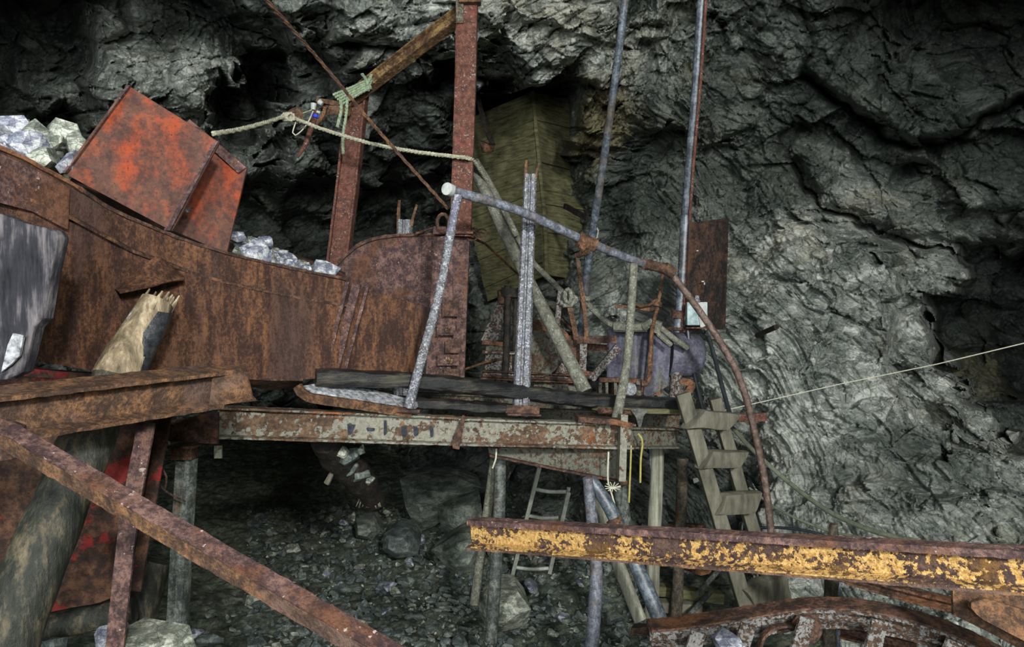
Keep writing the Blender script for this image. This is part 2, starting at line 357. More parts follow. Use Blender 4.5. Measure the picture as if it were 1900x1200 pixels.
# ---------------------------------------------------------------- noise in numpy
def _h(ix, iy, iz, seed):
    n = (ix.astype(np.int64) * 374761393 + iy.astype(np.int64) * 668265263 + iz.astype(np.int64) * 2147483647 + seed * 1274126177) & 0xffffffff
    n = ((n ^ (n >> 13)) * 1274126177) & 0xffffffff
    n = ((n ^ (n >> 16)) * 2246822519) & 0xffffffff
    return ((n ^ (n >> 15)) & 0xffffff).astype(np.float32) / 16777215.0
def vnoise(p, seed=0):
    i = np.floor(p).astype(np.int64); f = (p - i).astype(np.float32); f = f * f * (3 - 2 * f); r = 0
    for a in (0, 1):
        for b in (0, 1):
            for c in (0, 1):
                w_ = (f[:, 0] if a else 1 - f[:, 0]) * (f[:, 1] if b else 1 - f[:, 1]) * (f[:, 2] if c else 1 - f[:, 2])
                r = r + w_ * _h(i[:, 0] + a, i[:, 1] + b, i[:, 2] + c, seed)
    return r * 2 - 1
def fbm(p, seed=0, octv=4, gain=.5):
    r = 0; a = 1.0
    for k in range(octv): r = r + a * vnoise(p * 2.03 ** k + 17.3 * k, seed + k); a *= gain
    return r
def blocks(p, seed=0):
    "fractured-rock relief: every cell of a jittered lattice is a tilted plane; returns height and the distance gap to the next cell"
    i = np.floor(p).astype(np.int64); best = np.full(len(p), 9e9, np.float32); sec = best.copy(); hh = np.zeros(len(p), np.float32)
    for a in (-1, 0, 1):
        for b in (-1, 0, 1):
            for c in (-1, 0, 1):
                x, y, z = i[:, 0] + a, i[:, 1] + b, i[:, 2] + c
                j = np.stack([x + _h(x, y, z, seed), y + _h(x, y, z, seed + 1), z + _h(x, y, z, seed + 2)], 1)
                d = (p - j).astype(np.float32); q = (d * d).sum(1)
                t = np.stack([_h(x, y, z, seed + 3), _h(x, y, z, seed + 4), _h(x, y, z, seed + 5)], 1) * 2 - 1
                h = (t * d).sum(1) * .9 + (_h(x, y, z, seed + 6) * 2 - 1) * .55
                m = q < best; sec = np.where(m, best, np.minimum(sec, q)); hh = np.where(m, h, hh); best = np.where(m, q, best)
    return hh, np.sqrt(sec) - np.sqrt(best)

# ---------------------------------------------------------------- the rock chamber
CEN = np.array([0.25, 0.5, 2.3])
XS = [-500, -200, 0, 120, 250, 380, 480, 570, 680, 800, 900, 1010, 1110, 1220, 1350, 1480, 1600, 1720, 1800, 1900, 2150, 2500]
TAB = {
 -900: [2.2]*22,
 -450: [2.4, 2.6, 2.8, 2.9, 3.0, 3.0, 3.0, 3.0, 3.0, 3.0, 3.0, 3.0, 3.0, 3.0, 3.0, 2.9, 2.8, 2.7, 2.6, 2.5, 2.3, 2.1],
 -150: [3.6, 4.2, 4.8, 5.2, 5.2, 5.0, 4.6, 4.3, 4.2, 4.2, 4.2, 4.2, 4.2, 4.2, 4.1, 4.0, 3.8, 3.6, 3.5, 3.4, 3.0, 2.6],
 0:    [4.4, 5.4, 7.2, 7.0, 6.4, 6.6, 6.0, 5.2, 5.0, 5.0, 5.0, 5.0, 5.0, 5.1, 5.1, 5.0, 5.0, 5.2, 5.2, 5.0, 3.8, 3.0],
 70:   [4.4, 5.4, 7.4, 7.2, 6.0, 6.0, 6.8, 5.5, 5.3, 5.3, 5.4, 5.4, 5.4, 5.5, 5.6, 5.3, 5.2, 5.4, 5.4, 5.2, 3.9, 3.0],
 110:  [4.4, 5.4, 7.4, 7.0, 5.9, 6.0, 8.4, 7.6, 6.0, 5.8, 5.7, 5.6, 5.6, 5.8, 5.8, 5.5, 5.3, 5.4, 5.4, 5.2, 3.9, 3.0],
 150:  [4.4, 5.4, 7.4, 6.8, 5.8, 6.0, 8.8, 7.4, 6.8, 7.4, 6.4, 5.9, 5.8, 5.9, 6.0, 5.7, 5.4, 5.5, 5.4, 5.2, 3.9, 3.0],
 200:  [4.4, 5.4, 7.2, 6.8, 5.8, 6.0, 8.8, 6.9, 6.6, 7.0, 8.9, 8.9, 6.0, 6.0, 6.2, 6.0, 5.5, 5.3, 5.3, 5.1, 3.9, 3.0],
 250:  [4.2, 5.2, 7.2, 8.0, 6.6, 6.6, 8.6, 7.0, 6.8, 7.8, 9.3, 9.3, 6.4, 6.9, 6.9, 6.6, 6.2, 5.4, 5.3, 5.6, 3.9, 3.0],
 300:  [4.2, 5.0, 7.5, 8.5, 9.0, 8.0, 7.8, 7.6, 8.0, 9.0, 9.5, 9.5, 6.8, 7.0, 6.9, 6.4, 6.3, 6.3, 5.9, 5.7, 3.9, 3.0],
 350:  [4.2, 5.0, 7.5, 9.0, 10., 9.5, 10., 10.5, 11., 11., 10., 9.8, 7.2, 6.9, 6.7, 6.2, 6.3, 6.2, 5.9, 5.7, 3.9, 3.0],
 430:  [4.2, 5.0, 7.5, 9.0, 10., 11., 11., 12., 12., 12., 10., 9.0, 7.4, 6.8, 6.5, 5.9, 6.0, 6.4, 6.5, 6.3, 4.2, 3.0],
 500:  [4.2, 5.0, 7.0, 8.0, 9.0, 10., 11., 12., 12., 11., 8.6, 7.8, 7.2, 6.7, 6.2, 5.7, 5.7, 6.0, 7.4, 7.8, 5.5, 3.0],
 560:  [4.2, 5.0, 7.0, 8.0, 9.0, 9.5, 10., 10., 10., 9.5, 8.4, 7.8, 7.2, 6.7, 6.0, 5.6, 5.6, 6.2, 8.2, 8.2, 6.5, 3.0],
 640:  [4.2, 5.0, 7.0, 8.0, 9.0, 9.5, 10., 10., 10., 9.5, 8.4, 7.8, 7.2, 6.7, 5.9, 5.5, 5.6, 6.4, 8.2, 8.4, 6.5, 3.0],
 720:  [4.2, 5.0, 7.0, 8.0, 9.0, 9.5, 10., 10., 10., 9.5, 8.4, 7.8, 7.2, 6.7, 5.9, 5.4, 5.5, 5.9, 7.4, 8.2, 6.5, 3.0],
 800:  [4.2, 5.0, 7.0, 8.0, 10., 12., 13., 13., 11., 9.5, 8.4, 7.6, 7.0, 6.7, 6.2, 5.3, 5.2, 5.3, 5.8, 6.6, 5.5, 3.0],
 880:  [4.2, 5.0, 7.0, 8.0, 10., 12., 13., 13., 10.5, 9.0, 8.2, 7.4, 6.9, 6.7, 6.4, 5.2, 5.0, 4.9, 4.9, 5.2, 3.8, 3.0],
 960:  [4.2, 5.0, 7.0, 8.0, 10., 12., 13., 12., 10., 9.0, 8.0, 7.2, 6.8, 6.6, 6.3, 5.0, 4.7, 4.5, 4.4, 4.4, 3.4, 3.0],
 1060: [4.2, 5.0, 7.0, 8.0, 10., 12., 13., 12., 10., 9.0, 8.0, 7.2, 6.8, 6.5, 6.0, 4.8, 4.4, 4.2, 4.0, 4.0, 3.1, 3.0],
 1200: [4.2, 5.0, 7.0, 8.0, 10., 12., 13., 12., 10., 9.0, 8.0, 7.2, 6.8, 6.5, 6.0, 4.6, 4.1, 3.8, 3.6, 3.6, 3.0, 3.0],
 1500: [4.2, 5.0, 6.0, 6.5, 8., 9., 9., 9., 9., 9.0, 8.0, 7.2, 6.8, 6.5, 5.8, 4.4, 3.8, 3.6, 3.4, 3.2, 3.0, 3.0],
 2100: [4.2, 5.0, 6.0, 6.5, 7., 7., 7., 7., 7., 7.0, 7.0, 6.8, 6.4, 6.0, 5.4, 4.4, 3.8, 3.6, 3.4, 3.2, 3.0, 3.0]}
def build_chamber():
    nodes = []
    for y, row in TAB.items():
        for x, d in zip(XS, row): nodes.append(P(x, y, d)[:])
    nodes = np.array(nodes) - CEN
    rr = np.linalg.norm(nodes, axis=1); na = np.arctan2(nodes[:, 0], nodes[:, 1]); ne = np.arcsin(nodes[:, 2] / rr)
    # grid of directions around the chamber's middle: fine where the chamber is seen, coarse elsewhere
    def axis(lo, a, b, hi, nf, nc):
        return np.concatenate([np.linspace(lo, a, nc, endpoint=False), np.linspace(a, b, nf, endpoint=False), np.linspace(b, hi, nc)])
    AZ = np.radians(axis(-80, -43, 41, 80, NAZ, 60)); EL = np.radians(axis(-40, -24, 31, 66, NEL, 60))
    A, E = np.meshgrid(AZ, EL); a, e = A.ravel(), E.ravel(); N = len(a)
    D = np.stack([np.sin(a) * np.cos(e), np.cos(a) * np.cos(e), np.sin(e)], 1)
    sw = D + .02 * np.stack([fbm(D * 14, 15, 3), fbm(D * 14, 16, 3), fbm(D * 14, 17, 3)], 1)
    wa = a + .016 * fbm(D * 9, 11, 3, .4) + .026 * blocks(sw * np.array([9, 9, 15]), 111)[0] + .011 * blocks(sw * np.array([24, 24, 40]), 121)[0]
    we = e + .014 * fbm(D * np.array([8, 8, 16]), 23, 3, .4) + .022 * blocks(sw * np.array([8, 8, 16]), 131)[0] + .010 * blocks(sw * np.array([22, 22, 44]), 141)[0]
    r = np.zeros(N)
    for k in range(0, N, 40000):
        s = slice(k, k + 40000)
        d2 = (wa[s, None] - na[None]) ** 2 + (we[s, None] - ne[None]) ** 2 + 6e-5
        q = d2 ** -2.2; r[s] = (q * rr[None]).sum(1) / q.sum(1)
    p = D * r[:, None] + CEN
    # bedding of the slate: tilted frame, flattened blocks on four scales
    def frame(n):
        n = np.array(n, float); n /= np.linalg.norm(n); u = np.cross(n, [0, 1, 0]); u /= np.linalg.norm(u); return np.stack([u, np.cross(n, u), n], 1)
    F1 = frame([-.30, -.25, .95]); F2 = frame([.55, -.3, .78])
    side = np.clip((p[:, 0] - .8 + .6 * fbm(p * .5, 5, 3)) / 1.2, 0, 1)
    wz = fbm(p * .7, 31, 4) * .16
    q1 = p @ F1; q2 = p @ F2; q = q1 * (1 - side[:, None]) + q2 * side[:, None]; q[:, 2] += wz
    wrp = np.stack([fbm(p * 2.1, 41, 3), fbm(p * 2.1, 51, 3), fbm(p * 2.1, 61, 3)], 1)
    q = q + wrp * .03
    low = 1 - .62 * side * np.clip((4.6 - p[:, 2]) / 1.2, 0, 1)      # the right-hand wall is split smooth, the roof is broken
    h = .17 * fbm(p * .8, 71, 3) * (.5 + .5 * low)
    b1, g1 = blocks(q * np.array([.9, .9, 1.9]), 3); b2, g2 = blocks(q * np.array([2.4, 2.4, 5.8]), 13)
    b3, g3 = blocks(q * np.array([5.0, 5.0, 13.0]), 23); b4, g4 = blocks(q * np.array([12, 12, 31.0]), 33); b5, g5 = blocks(q * np.array([25, 25, 48.0]), 43)
    h += .17 * b1 * (.45 + .55 * low) + .10 * b2 * (.35 + .65 * low) + .052 * b3 * (.6 + .4 * low) + .024 * b4 + .010 * b5
    h -= .05 * np.exp(-(g1 / .04) ** 2) * low + .03 * np.exp(-(g2 / .05) ** 2) + .012 * np.exp(-(g3 / .06) ** 2)
    # the big open joints across the right-hand wall and roof
    def crack(pts, depth, width):
        nonlocal h
        pw = np.array([P(*t)[:] for t in pts]) - CEN; ca = np.arctan2(pw[:, 0], pw[:, 1]); ce = np.arcsin(pw[:, 2] / np.linalg.norm(pw, axis=1))
        da = a + .008 * fbm(D * 30, 91, 3); de = e + .008 * fbm(D * 30, 97, 3); best = np.full(N, 9.); sgn = np.zeros(N)
        for i in range(len(ca) - 1):
            vx, vy = ca[i + 1] - ca[i], ce[i + 1] - ce[i]; L = vx * vx + vy * vy
            t = np.clip(((da - ca[i]) * vx + (de - ce[i]) * vy) / L, 0, 1)
            dx, dy = da - ca[i] - t * vx, de - ce[i] - t * vy; dd = np.hypot(dx, dy); m = dd < best; best = np.where(m, dd, best); sgn = np.where(m, dy, sgn)
        h -= depth * np.exp(-(best / width) ** 2)
        h += depth * .45 * np.exp(-(best / (width * 7)) ** 2) * np.where(sgn > 0, 1, -.6)
    crack([(1500, 140, 5.6), (1560, 180, 5.4), (1620, 235, 5.5), (1700, 282, 5.3), (1750, 262, 5.3), (1820, 225, 5.3), (1900, 190, 5.2)], .45, .008)
    crack([(1480, 300, 6.2), (1500, 345, 6.2), (1530, 385, 6.1), (1600, 410, 6.0), (1680, 445, 6.2), (1780, 465, 6.3), (1900, 465, 6.2)], .40, .009)
    crack([(380, 10, 6.2), (450, 55, 6.2), (540, 78, 6), (660, 82, 5.8), (760, 90, 5.8), (860, 120, 5.8), (1000, 170, 5.7), (1100, 165, 5.7)], .30, .008)
    crack([(1480, 0, 5.2), (1500, 60, 5.2), (1490, 140, 5.4)], .15, .006)
    crack([(1520, 410, 6), (1620, 420, 6), (1700, 470, 6)], .2, .006)
    crack([(240, 0, 6), (245, 55, 5.9), (225, 75, 5.9), (170, 70, 6)], .2, .006)
    r2 = r - h * np.clip(r / 5.0, .5, 1.2)
    p = D * r2[:, None] + CEN
    # where the rock is wet and dark, has shade painted in, or is ochre-stained
    damp_shade = np.zeros(N); brown = np.zeros(N)
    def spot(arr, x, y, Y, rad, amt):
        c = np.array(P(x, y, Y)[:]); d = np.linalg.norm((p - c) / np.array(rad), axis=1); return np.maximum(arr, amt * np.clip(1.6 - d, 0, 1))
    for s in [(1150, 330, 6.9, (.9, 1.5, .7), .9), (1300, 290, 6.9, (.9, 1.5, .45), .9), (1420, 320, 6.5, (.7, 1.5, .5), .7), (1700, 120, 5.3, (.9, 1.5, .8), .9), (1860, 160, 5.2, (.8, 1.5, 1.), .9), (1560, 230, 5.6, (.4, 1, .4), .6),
              (1850, 620, 8.3, (1.3, 2.5, 1.2), 1.), (1850, 340, 5.9, (.7, 1.5, .5), .7), (490, 160, 8.6, (.55, 1.6, 1.0), 1.), (60, 60, 7.3, (1.2, 2, 1.3), .8), (350, 10, 6.2, (.5, 1, .4), .8), (50, 170, 7.3, (1.0, 2, .5), .6),  # right-hand recess and black band on the left get painted shade
              (800, 330, 10, (1.9, 3, .9), 1.), (560, 420, 11.5, (2.6, 3, 1.0), 1.), (880, 220, 8.5, (1., 2, .6), .8), (1000, 480, 7.9, (.8, 1.5, .8), .7), (900, 640, 8.4, (.9, 2, .8), .9), (1230, 570, 6.6, (.2, 1, .4), .5),  # deep void and the cast shadow left of the pipe are painted dark
              (850, 900, 8.6, (1.5, 2, .9), .9), (1150, 900, 6.9, (1.4, 1.4, .8), .85), (1650, 900, 4.7, (.6, 1, .25), .5), (1750, 850, 5.0, (.6, 1, .25), .5)]: damp_shade = spot(damp_shade, *s)
    for s in [(1080, 250, 6.3, (.45, 1, .5), .7), (1000, 60, 5.3, (1.2, 1.2, .5), .35), (1230, 60, 5.4, (.6, 1, .5), .4), (1260, 180, 5.8, (.5, 1, .4), .4), (1640, 380, 6.1, (.5, 1, .2), .4), (1800, 700, 7.8, (.6, 1.4, .4), .5), (1500, 470, 5.9, (.6, 1, .4), .3), (1480, 900, 5.1, (.5, 1, .6), .3)]: brown = spot(brown, *s)
    R, C = A.shape; idx = np.arange(N).reshape(R, C)
    ca = np.searchsorted(AZ, math.radians(-20)); cb = np.searchsorted(AZ, math.radians(14)); cr = np.searchsorted(EL, math.radians(19))
    def sub(name, r0, r1, c0, c1):
        rr_ = idx[r0:r1 + 1, c0:c1 + 1]; m, n = rr_.shape; vi = rr_.ravel(); loc = np.arange(m * n).reshape(m, n)
        f = np.stack([loc[:-1, :-1], loc[1:, :-1], loc[1:, 1:], loc[:-1, 1:]], -1).reshape(-1, 4)
        me = grid_mesh(name, p[vi], f)
        for an, arr in (('damp_shade', damp_shade), ('brown', brown)):
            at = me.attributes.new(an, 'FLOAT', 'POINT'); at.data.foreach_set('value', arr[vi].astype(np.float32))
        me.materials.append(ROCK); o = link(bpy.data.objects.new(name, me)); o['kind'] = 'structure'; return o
    sub('ceiling', cr, R - 1, 0, C - 1); sub('wall_left', 0, cr, 0, ca); sub('wall_back', 0, cr, ca, cb); sub('wall_right', 0, cr, cb, C - 1)
def grid_mesh(name, verts, faces):
    me = bpy.data.meshes.new(name); n, m = len(verts), len(faces); k = faces.shape[1]
    me.vertices.add(n); me.vertices.foreach_set('co', np.asarray(verts, np.float32).ravel())
    me.loops.add(m * k); me.loops.foreach_set('vertex_index', faces.astype(np.int32).ravel())
    me.polygons.add(m); me.polygons.foreach_set('loop_start', np.arange(0, m * k, k, dtype=np.int32))
    me.update(calc_edges=True); me.validate(); return me
NAZ, NEL = 1150, 750
build_chamber()

def floor_z(x, y):
    z = .10 * mn.noise(V((x * .6, y * .6, 3))) + .05 * mn.noise(V((x * 2, y * 2, 7)))
    z += .30 * math.exp(-(((x - .9) / 1.2) ** 2 + ((y - 5.9) / .8) ** 2)) + .32 * max(0, min(1, (x - 1.2) / 2.5)) + .25 * max(0, min(1, (y - 6.6) / 3))
    z += .25 * math.exp(-(((x + .1) / .9) ** 2 + ((y - 8.3) / .9) ** 2))
    return z
def build_floor():
    nx, ny = 420, 330; X = np.linspace(-8, 7, nx); Y = np.concatenate([np.linspace(-1, 3.2, 40, endpoint=False), np.linspace(3.2, 14, ny - 40)])
    GX, GY = np.meshgrid(X, Y); z = np.array([floor_z(x, y) for x, y in zip(GX.ravel(), GY.ravel())])
    p = np.stack([GX.ravel(), GY.ravel(), z], 1); b, g = blocks(p * 9, 5); b2, g2 = blocks(p * 20, 9)
    p[:, 2] += .028 * b + .012 * b2
    idx = np.arange(len(p)).reshape(GX.shape); f = np.stack([idx[:-1, :-1], idx[:-1, 1:], idx[1:, 1:], idx[1:, :-1]], -1).reshape(-1, 4)
    me = grid_mesh('floor', p, f); me.materials.append(FLOORM); o = link(bpy.data.objects.new('floor', me)); o['kind'] = 'structure'
build_floor()

def stone_pts(rnd, sx, sy, sz, n=22):
    pts = []
    for _ in range(n):
        q = V((rnd.gauss(0, 1), rnd.gauss(0, 1), rnd.gauss(0, 1))).normalized()
        q = V([max(-.72, min(.72, c)) / .72 for c in q])
        pts.append(V((q.x * sx, q.y * sy, q.z * sz)) * rnd.uniform(.8, 1))
    return pts
def stone_mb(center, size, seed, flat=.55, rot=None, n=22):
    rnd = random.Random(seed); s = size / 2
    R = rot or Matrix.Rotation(rnd.uniform(0, 6.28), 3, V((rnd.gauss(0, .35), rnd.gauss(0, .35), 1)).normalized()) @ Matrix.Rotation(rnd.uniform(-.5, .5), 3, 'X')
    return MB().hull([R @ q + V(center) for q in stone_pts(rnd, s, s * rnd.uniform(.6, .9), s * flat * rnd.uniform(.7, 1.2), n)])

# rubble nobody could count, over the floor
def rubble():
    rnd = random.Random(3); protos = []
    for k in range(10):
        m = stone_mb((0, 0, 0), 1.0, 100 + k, .35, n=14); protos.append((np.array([v[:] for v in m.v]), m.f))
    vs, fs, mi, off = [], [], [], 0
    for mat, seed, cnt, nm in (('d', 1, 3600, 0), ('p', 2, 1300, 1)):
        rnd = random.Random(seed)
        for _ in range(cnt):
            if rnd.random() < .85: y = rnd.uniform(4.0, 7.8); x = -1.55 * y / 4 + rnd.random() * (2.4 * y / 4)
            else: x, y = rnd.uniform(-2.2, 2.6), rnd.uniform(2.6, 6.5)
            s = .035 + .09 * rnd.random() ** 3
            if nm: s *= .7
            pv, pf = protos[rnd.randrange(10)]; a = rnd.uniform(0, 6.28); c_, s_ = math.cos(a), math.sin(a)
            Rt = np.array([[c_, -s_, 0], [s_, c_, 0], [0, 0, 1]]); q = pv @ Rt.T * s + np.array([x, y, floor_z(x, y) + s * .14])
            vs.append(q); fs += [tuple(i + off for i in f) for f in pf]; mi += [nm] * len(pf); off += len(q)
    me = bpy.data.meshes.new('rubble'); me.from_pydata(np.concatenate(vs).tolist(), [], fs); me.materials.append(STONE_DARK); me.materials.append(STONE_GREEN)
    me.polygons.foreach_set('material_index', mi)
    o = link(bpy.data.objects.new('rubble', me)); o['kind'] = 'stuff'; o['category'] = 'rubble'
    o['label'] = 'dark slate rubble and pale chips strewn over the cave floor'
rubble()
# ================================================================ THINGS
def PP(*a): return [P(*q) for q in a]
def ell(c, ax, ay, az, n=12): return [V(c)]
def bolt(mb, p, r=.012, h=.01, n=(0, -1, 0)):
    n = V(n).normalized(); p = V(p); return mb.sweep([p, p + n * h], [(r * math.cos(i * math.pi / 3), r * math.sin(i * math.pi / 3)) for i in range(6)], (0, .1, 1))

# ---- ore chute: the big rusty trough from the left edge to the middle
ch = Thing('ore_chute', 'long rusted steel ore chute with curved end plate running across the left half', 'ore chute')
top = PP((-140, 225, 2.05), (0, 278, 2.25), (105, 330, 2.42), (160, 362, 2.53), (215, 396, 2.66), (325, 442, 2.90), (420, 472, 3.08), (520, 496, 3.30), (640, 520, 3.54))
bot = PP((-140, 625, 2.05), (0, 655, 2.25), (60, 668, 2.35), (190, 690, 2.62), (260, 694, 2.76), (350, 698, 2.94), (430, 702, 3.10), (520, 706, 3.30), (625, 700, 3.50))
side = ch.part('side_plate', MB().sheet([top, bot], .012, .018, 2, 60, 24, (0.25, 1, 0)), RUST_CHUTE)
top2 = PP((640, 528, 3.56), (690, 541, 3.66), (740, 554, 3.76), (798, 572, 3.88)); bot2 = PP((622, 700, 3.52), (660, 700, 3.62), (720, 700, 3.74), (770, 698, 3.86))
ch.part('lower_side_plate', MB().sheet([top2, bot2], .012, .006, 4, 20, 8, (0.25, 1, 0)), RUST_CHUTE)
mb = MB()
for x0, x1, w_ in ((645, 606, 7), (662, 622, 16), (682, 641, 6)):
    mb.sweep(PP((x0, 522 + (x0 - 640) * .25, 3.52 + (x0 - 640) * .002), (x1, 684, 3.47 + (x1 - 600) * .002)), prof_R(w_ / FOC * 3.5, .018), (0, 1, 0), step=.03, jit=.0008)
ch.part('joint_rib', mb, RUST_PURPLE, label='pair of vertical ribs where two side plates join')
# rolled upper edge and the welded strap on the near end
ch.part('top_edge', MB().sweep([p + V((0, -.004, .006)) for p in top], prof_R(.022, .014), (0, 0, 1), step=.03, jit=.002), RUST_DARK)
ch.part('lapped_plate', MB().sheet([PP((-140, 232, 2.03), (0, 285, 2.23), (105, 336, 2.41), (124, 348, 2.44)), PP((-140, 340, 2.02), (0, 376, 2.22), (60, 392, 2.33), (122, 424, 2.43))], .012, .004, 5, 16, 6, (.25, 1, 0)), RUST_PURPLE)
ch.part('bent_flap', MB().sheet([PP((212, 536, 2.66), (292, 472, 2.80), (342, 512, 2.90)), PP((222, 541, 2.60), (290, 528, 2.70), (344, 516, 2.86))], .008, .003, 6, 12, 6), RUST_CHUTE, label='torn triangular flap of orange rust')
far_top = PP((616, 500, 4.45), (632, 484, 4.45), (655, 463, 4.45), (680, 448, 4.44), (710, 440, 4.42), (760, 436, 4.38), (830, 434, 4.32), (850, 434, 4.28))
far_bot = PP((616, 640, 4.45), (632, 640, 4.45), (655, 640, 4.45), (680, 640, 4.44), (710, 640, 4.42), (760, 640, 4.38), (830, 700, 4.32), (850, 700, 4.28))
ch.part('curved_end_plate', MB().sheet([far_top, far_bot], .012, .01, 7, 30, 16, (0, 1, 0)), RUST_PURPLE, label='purple-brown end plate with a curved upper edge')
ch.part('end_plate_edge', MB().sweep([p + V((0, -.01, 0)) for p in far_top], prof_R(.02, .02), (0, 0, 1), step=.03, jit=.002), RUST_DARK)
ch.part('end_flange', MB().sweep(PP((856, 432, 4.14), (846, 700, 4.14)), prof_C(.10, .06, .012, -1), (1, 0, 0), step=.05, jit=.001), RUST_PURPLE)
ch.part('end_web', MB().sheet([PP((806, 440, 4.16), (842, 436, 4.14)), PP((790, 700, 4.1), (836, 700, 4.1))], .012, .004, 8, 8, 12, (0, 1, 0)), RUST_PURPLE)
for k, (x, y, w_, h_) in enumerate(((836, 572, 30, 30), (828, 612, 34, 20), (840, 643, 28, 24), (832, 668, 40, 20), (838, 692, 30, 16))):
    p = P(x, y, 4.08 - .015 * (k % 2)); h = ch.part('hinge_plate', MB().box(p, (w_ / FOC * 4.1, .014, h_ / FOC * 4.1)), RUST_PURPLE if k % 2 else RUST_DARK, bevel=.002)
    if k in (1, 3): ch.part('bolt', bolt(MB(), p + V((.01, -.007, 0)), .02, .012), YELLOW_RAIL, h, label='yellowed bolt')
# trough bed
ch.part('bed', MB().sheet([[p + V((.03, .03, -.13)) for p in top], PP((-200, 150, 3.6), (0, 215, 3.6), (150, 300, 3.7), (300, 380, 3.9), (420, 425, 4.1), (520, 462, 4.3), (640, 505, 4.45))], .012, 0, 0, 14, 3, (0, 0, -1)), RUST_DARK)
ch.close()

# ---- slate lumps in the chute
def lumps(spec, group, tags, cat='rock', mats=(STONE_PALE, STONE_GREEN, STONE_PALE)):
    for i, (x, y, Y, w_, lab, m) in enumerate(spec):
        s = w_ / FOC * Y
        one(('slate_lump' if s > .05 else 'slate_chip'), stone_mb(P(x, y, Y), s, 700 + i + int(x), .7), mats[m], lab, cat, group, smooth=12)
rnd = random.Random(12)
def T_(t, a, b): return a + (b - a) * t
big = [(52, 272, 2.75, 78, 'bluish banded slate lump low in the heap left of the tilted red plate', 0), (118, 246, 3.05, 62, 'pale upright slate slab at the crest of the heap beside the red plate', 1),
       (146, 268, 3.0, 66, 'grey-brown slate lump touching the upper left edge of the red plate', 1), (84, 296, 2.72, 70, 'flat green-grey slate lump just above the chute edge', 1),
       (128, 300, 2.70, 52, 'dull blue slate lump wedged between chute edge and red plate', 0), (16, 236, 2.95, 70, 'large blue-grey slate lump at the left edge of the photo', 0),
       (10, 262, 2.78, 44, 'smooth violet-grey slate lump at the far left above the chute edge', 0), (48, 229, 3.05, 18, 'small white stone on top of the heap', 1), (150, 286, 2.8, 20, 'small white stone beside the red plate', 1),
       (72, 248, 2.95, 48, 'yellowish slate lump in the middle of the upper heap', 1), (100, 268, 2.86, 46, 'white-veined slate lump in the middle of the lower heap', 1),
       (438, 440, 3.55, 34, 'largest blue slate lump against the second red plate', 0), (478, 474, 3.42, 60, 'long blue slate slab lying in the right-hand rubble', 0), (604, 498, 3.62, 52, 'big angular blue slate lump at the right end of the rubble', 0),
       (492, 452, 3.62, 38, 'white-faced slate lump in the right-hand rubble', 0), (347, 389, 3.02, 16, 'small blue stone caught between the two red plates', 0)]
lumps(big, None, None)
ga = 'small slate lumps heaped in the upper chute'; gb = 'small slate lumps heaped in the lower chute'
for i in range(46):
    t = rnd.random(); x = -60 + 200 * t; yt = T_(t, 165, 268); yb = T_(t, 250, 318); u = rnd.random(); y = yt + (yb - yt) * u + 8
    Yv = T_(u, 3.35, 2.72 if x > 60 else 2.6); s = rnd.uniform(18, 44) / FOC * Yv
    one('slate_lump', stone_mb(P(x, y + 8, Yv), s, 900 + i, .7), (STONE_PALE, STONE_GREEN)[i % 2], 'small loose slate lump in the heap left of the tilted red plate', 'rock', ga, smooth=12)
for i in range(95):
    t = rnd.random(); x = 424 + 190 * t; yt = np.interp(x, [424, 450, 500, 560, 615], [428, 434, 458, 488, 498]); yb = np.interp(x, [424, 520, 615], [474, 498, 516]); u = rnd.random(); y = yt + (yb - yt) * u + 4
    Yv = T_(u, 4.0, 3.35 + .25 * t); y -= 7; s = rnd.uniform(12, 30) / FOC * Yv
    one('slate_lump', stone_mb(P(x, y + 3, Yv), s, 1200 + i, .7), (STONE_PALE, STONE_PALE, STONE_GREEN)[i % 3], 'small pale slate lump in the rubble right of the red plates', 'rock', gb, smooth=12)

# ---- two loose red plates
t = Thing('steel_plate', 'large tilted steel plate with bright orange-red paint standing in the chute', 'steel plate')
a, b, c, d = P(240, 160, 2.86), P(407, 264, 2.92), P(318, 428, 2.86), P(120, 322, 2.66)
t.part('plate', MB().sheet([[a, b], [d, c]], .012, .006, 3, 24, 20, (0, 1, 0)), RED_PLATE)
t.part('folded_edge', MB().sheet([[a + V((-.004, -.010, .002)), d + V((-.004, -.010, 0))], [a + V((.008, -.012, 0)), d + V((.010, -.012, 0))]], .012, .002, 2, 20, 2, (0, 1, 0)), RUST_PURPLE, label='grey-purple folded left edge')
t.part('folded_edge', MB().sheet([[b + V((.0, -.01, .004)), c + V((0, -.012, 0))], [b + V((-.035, -.007, -.006)), c + V((-.03, -.007, 0))]], .010, .002, 2, 20, 2, (0, 1, 0)), RUST_PURPLE, label='bare rusty right edge')
t.close()
t = Thing('steel_plate', 'smaller dull red steel plate leaning behind the large tilted one', 'steel plate')
a, a2, b, c, d = P(353, 222, 3.12), P(340, 240, 3.1), P(458, 311, 3.20), P(420, 470, 3.20), P(322, 428, 3.10)
t.part('plate', MB().poly([a2, a, b, c, d], .012, (0, 1, 0)), RED_PLATE)
t.part('folded_edge', MB().sheet([[a + V((0, -.006, 0)), b + V((0, -.006, 0))], [a + V((-.01, -.03, -.03)), b + V((-.03, -.03, -.03))]], .01, .002, 2, 20, 2, (0, 1, -.2)), RUST_PURPLE)
t.close()

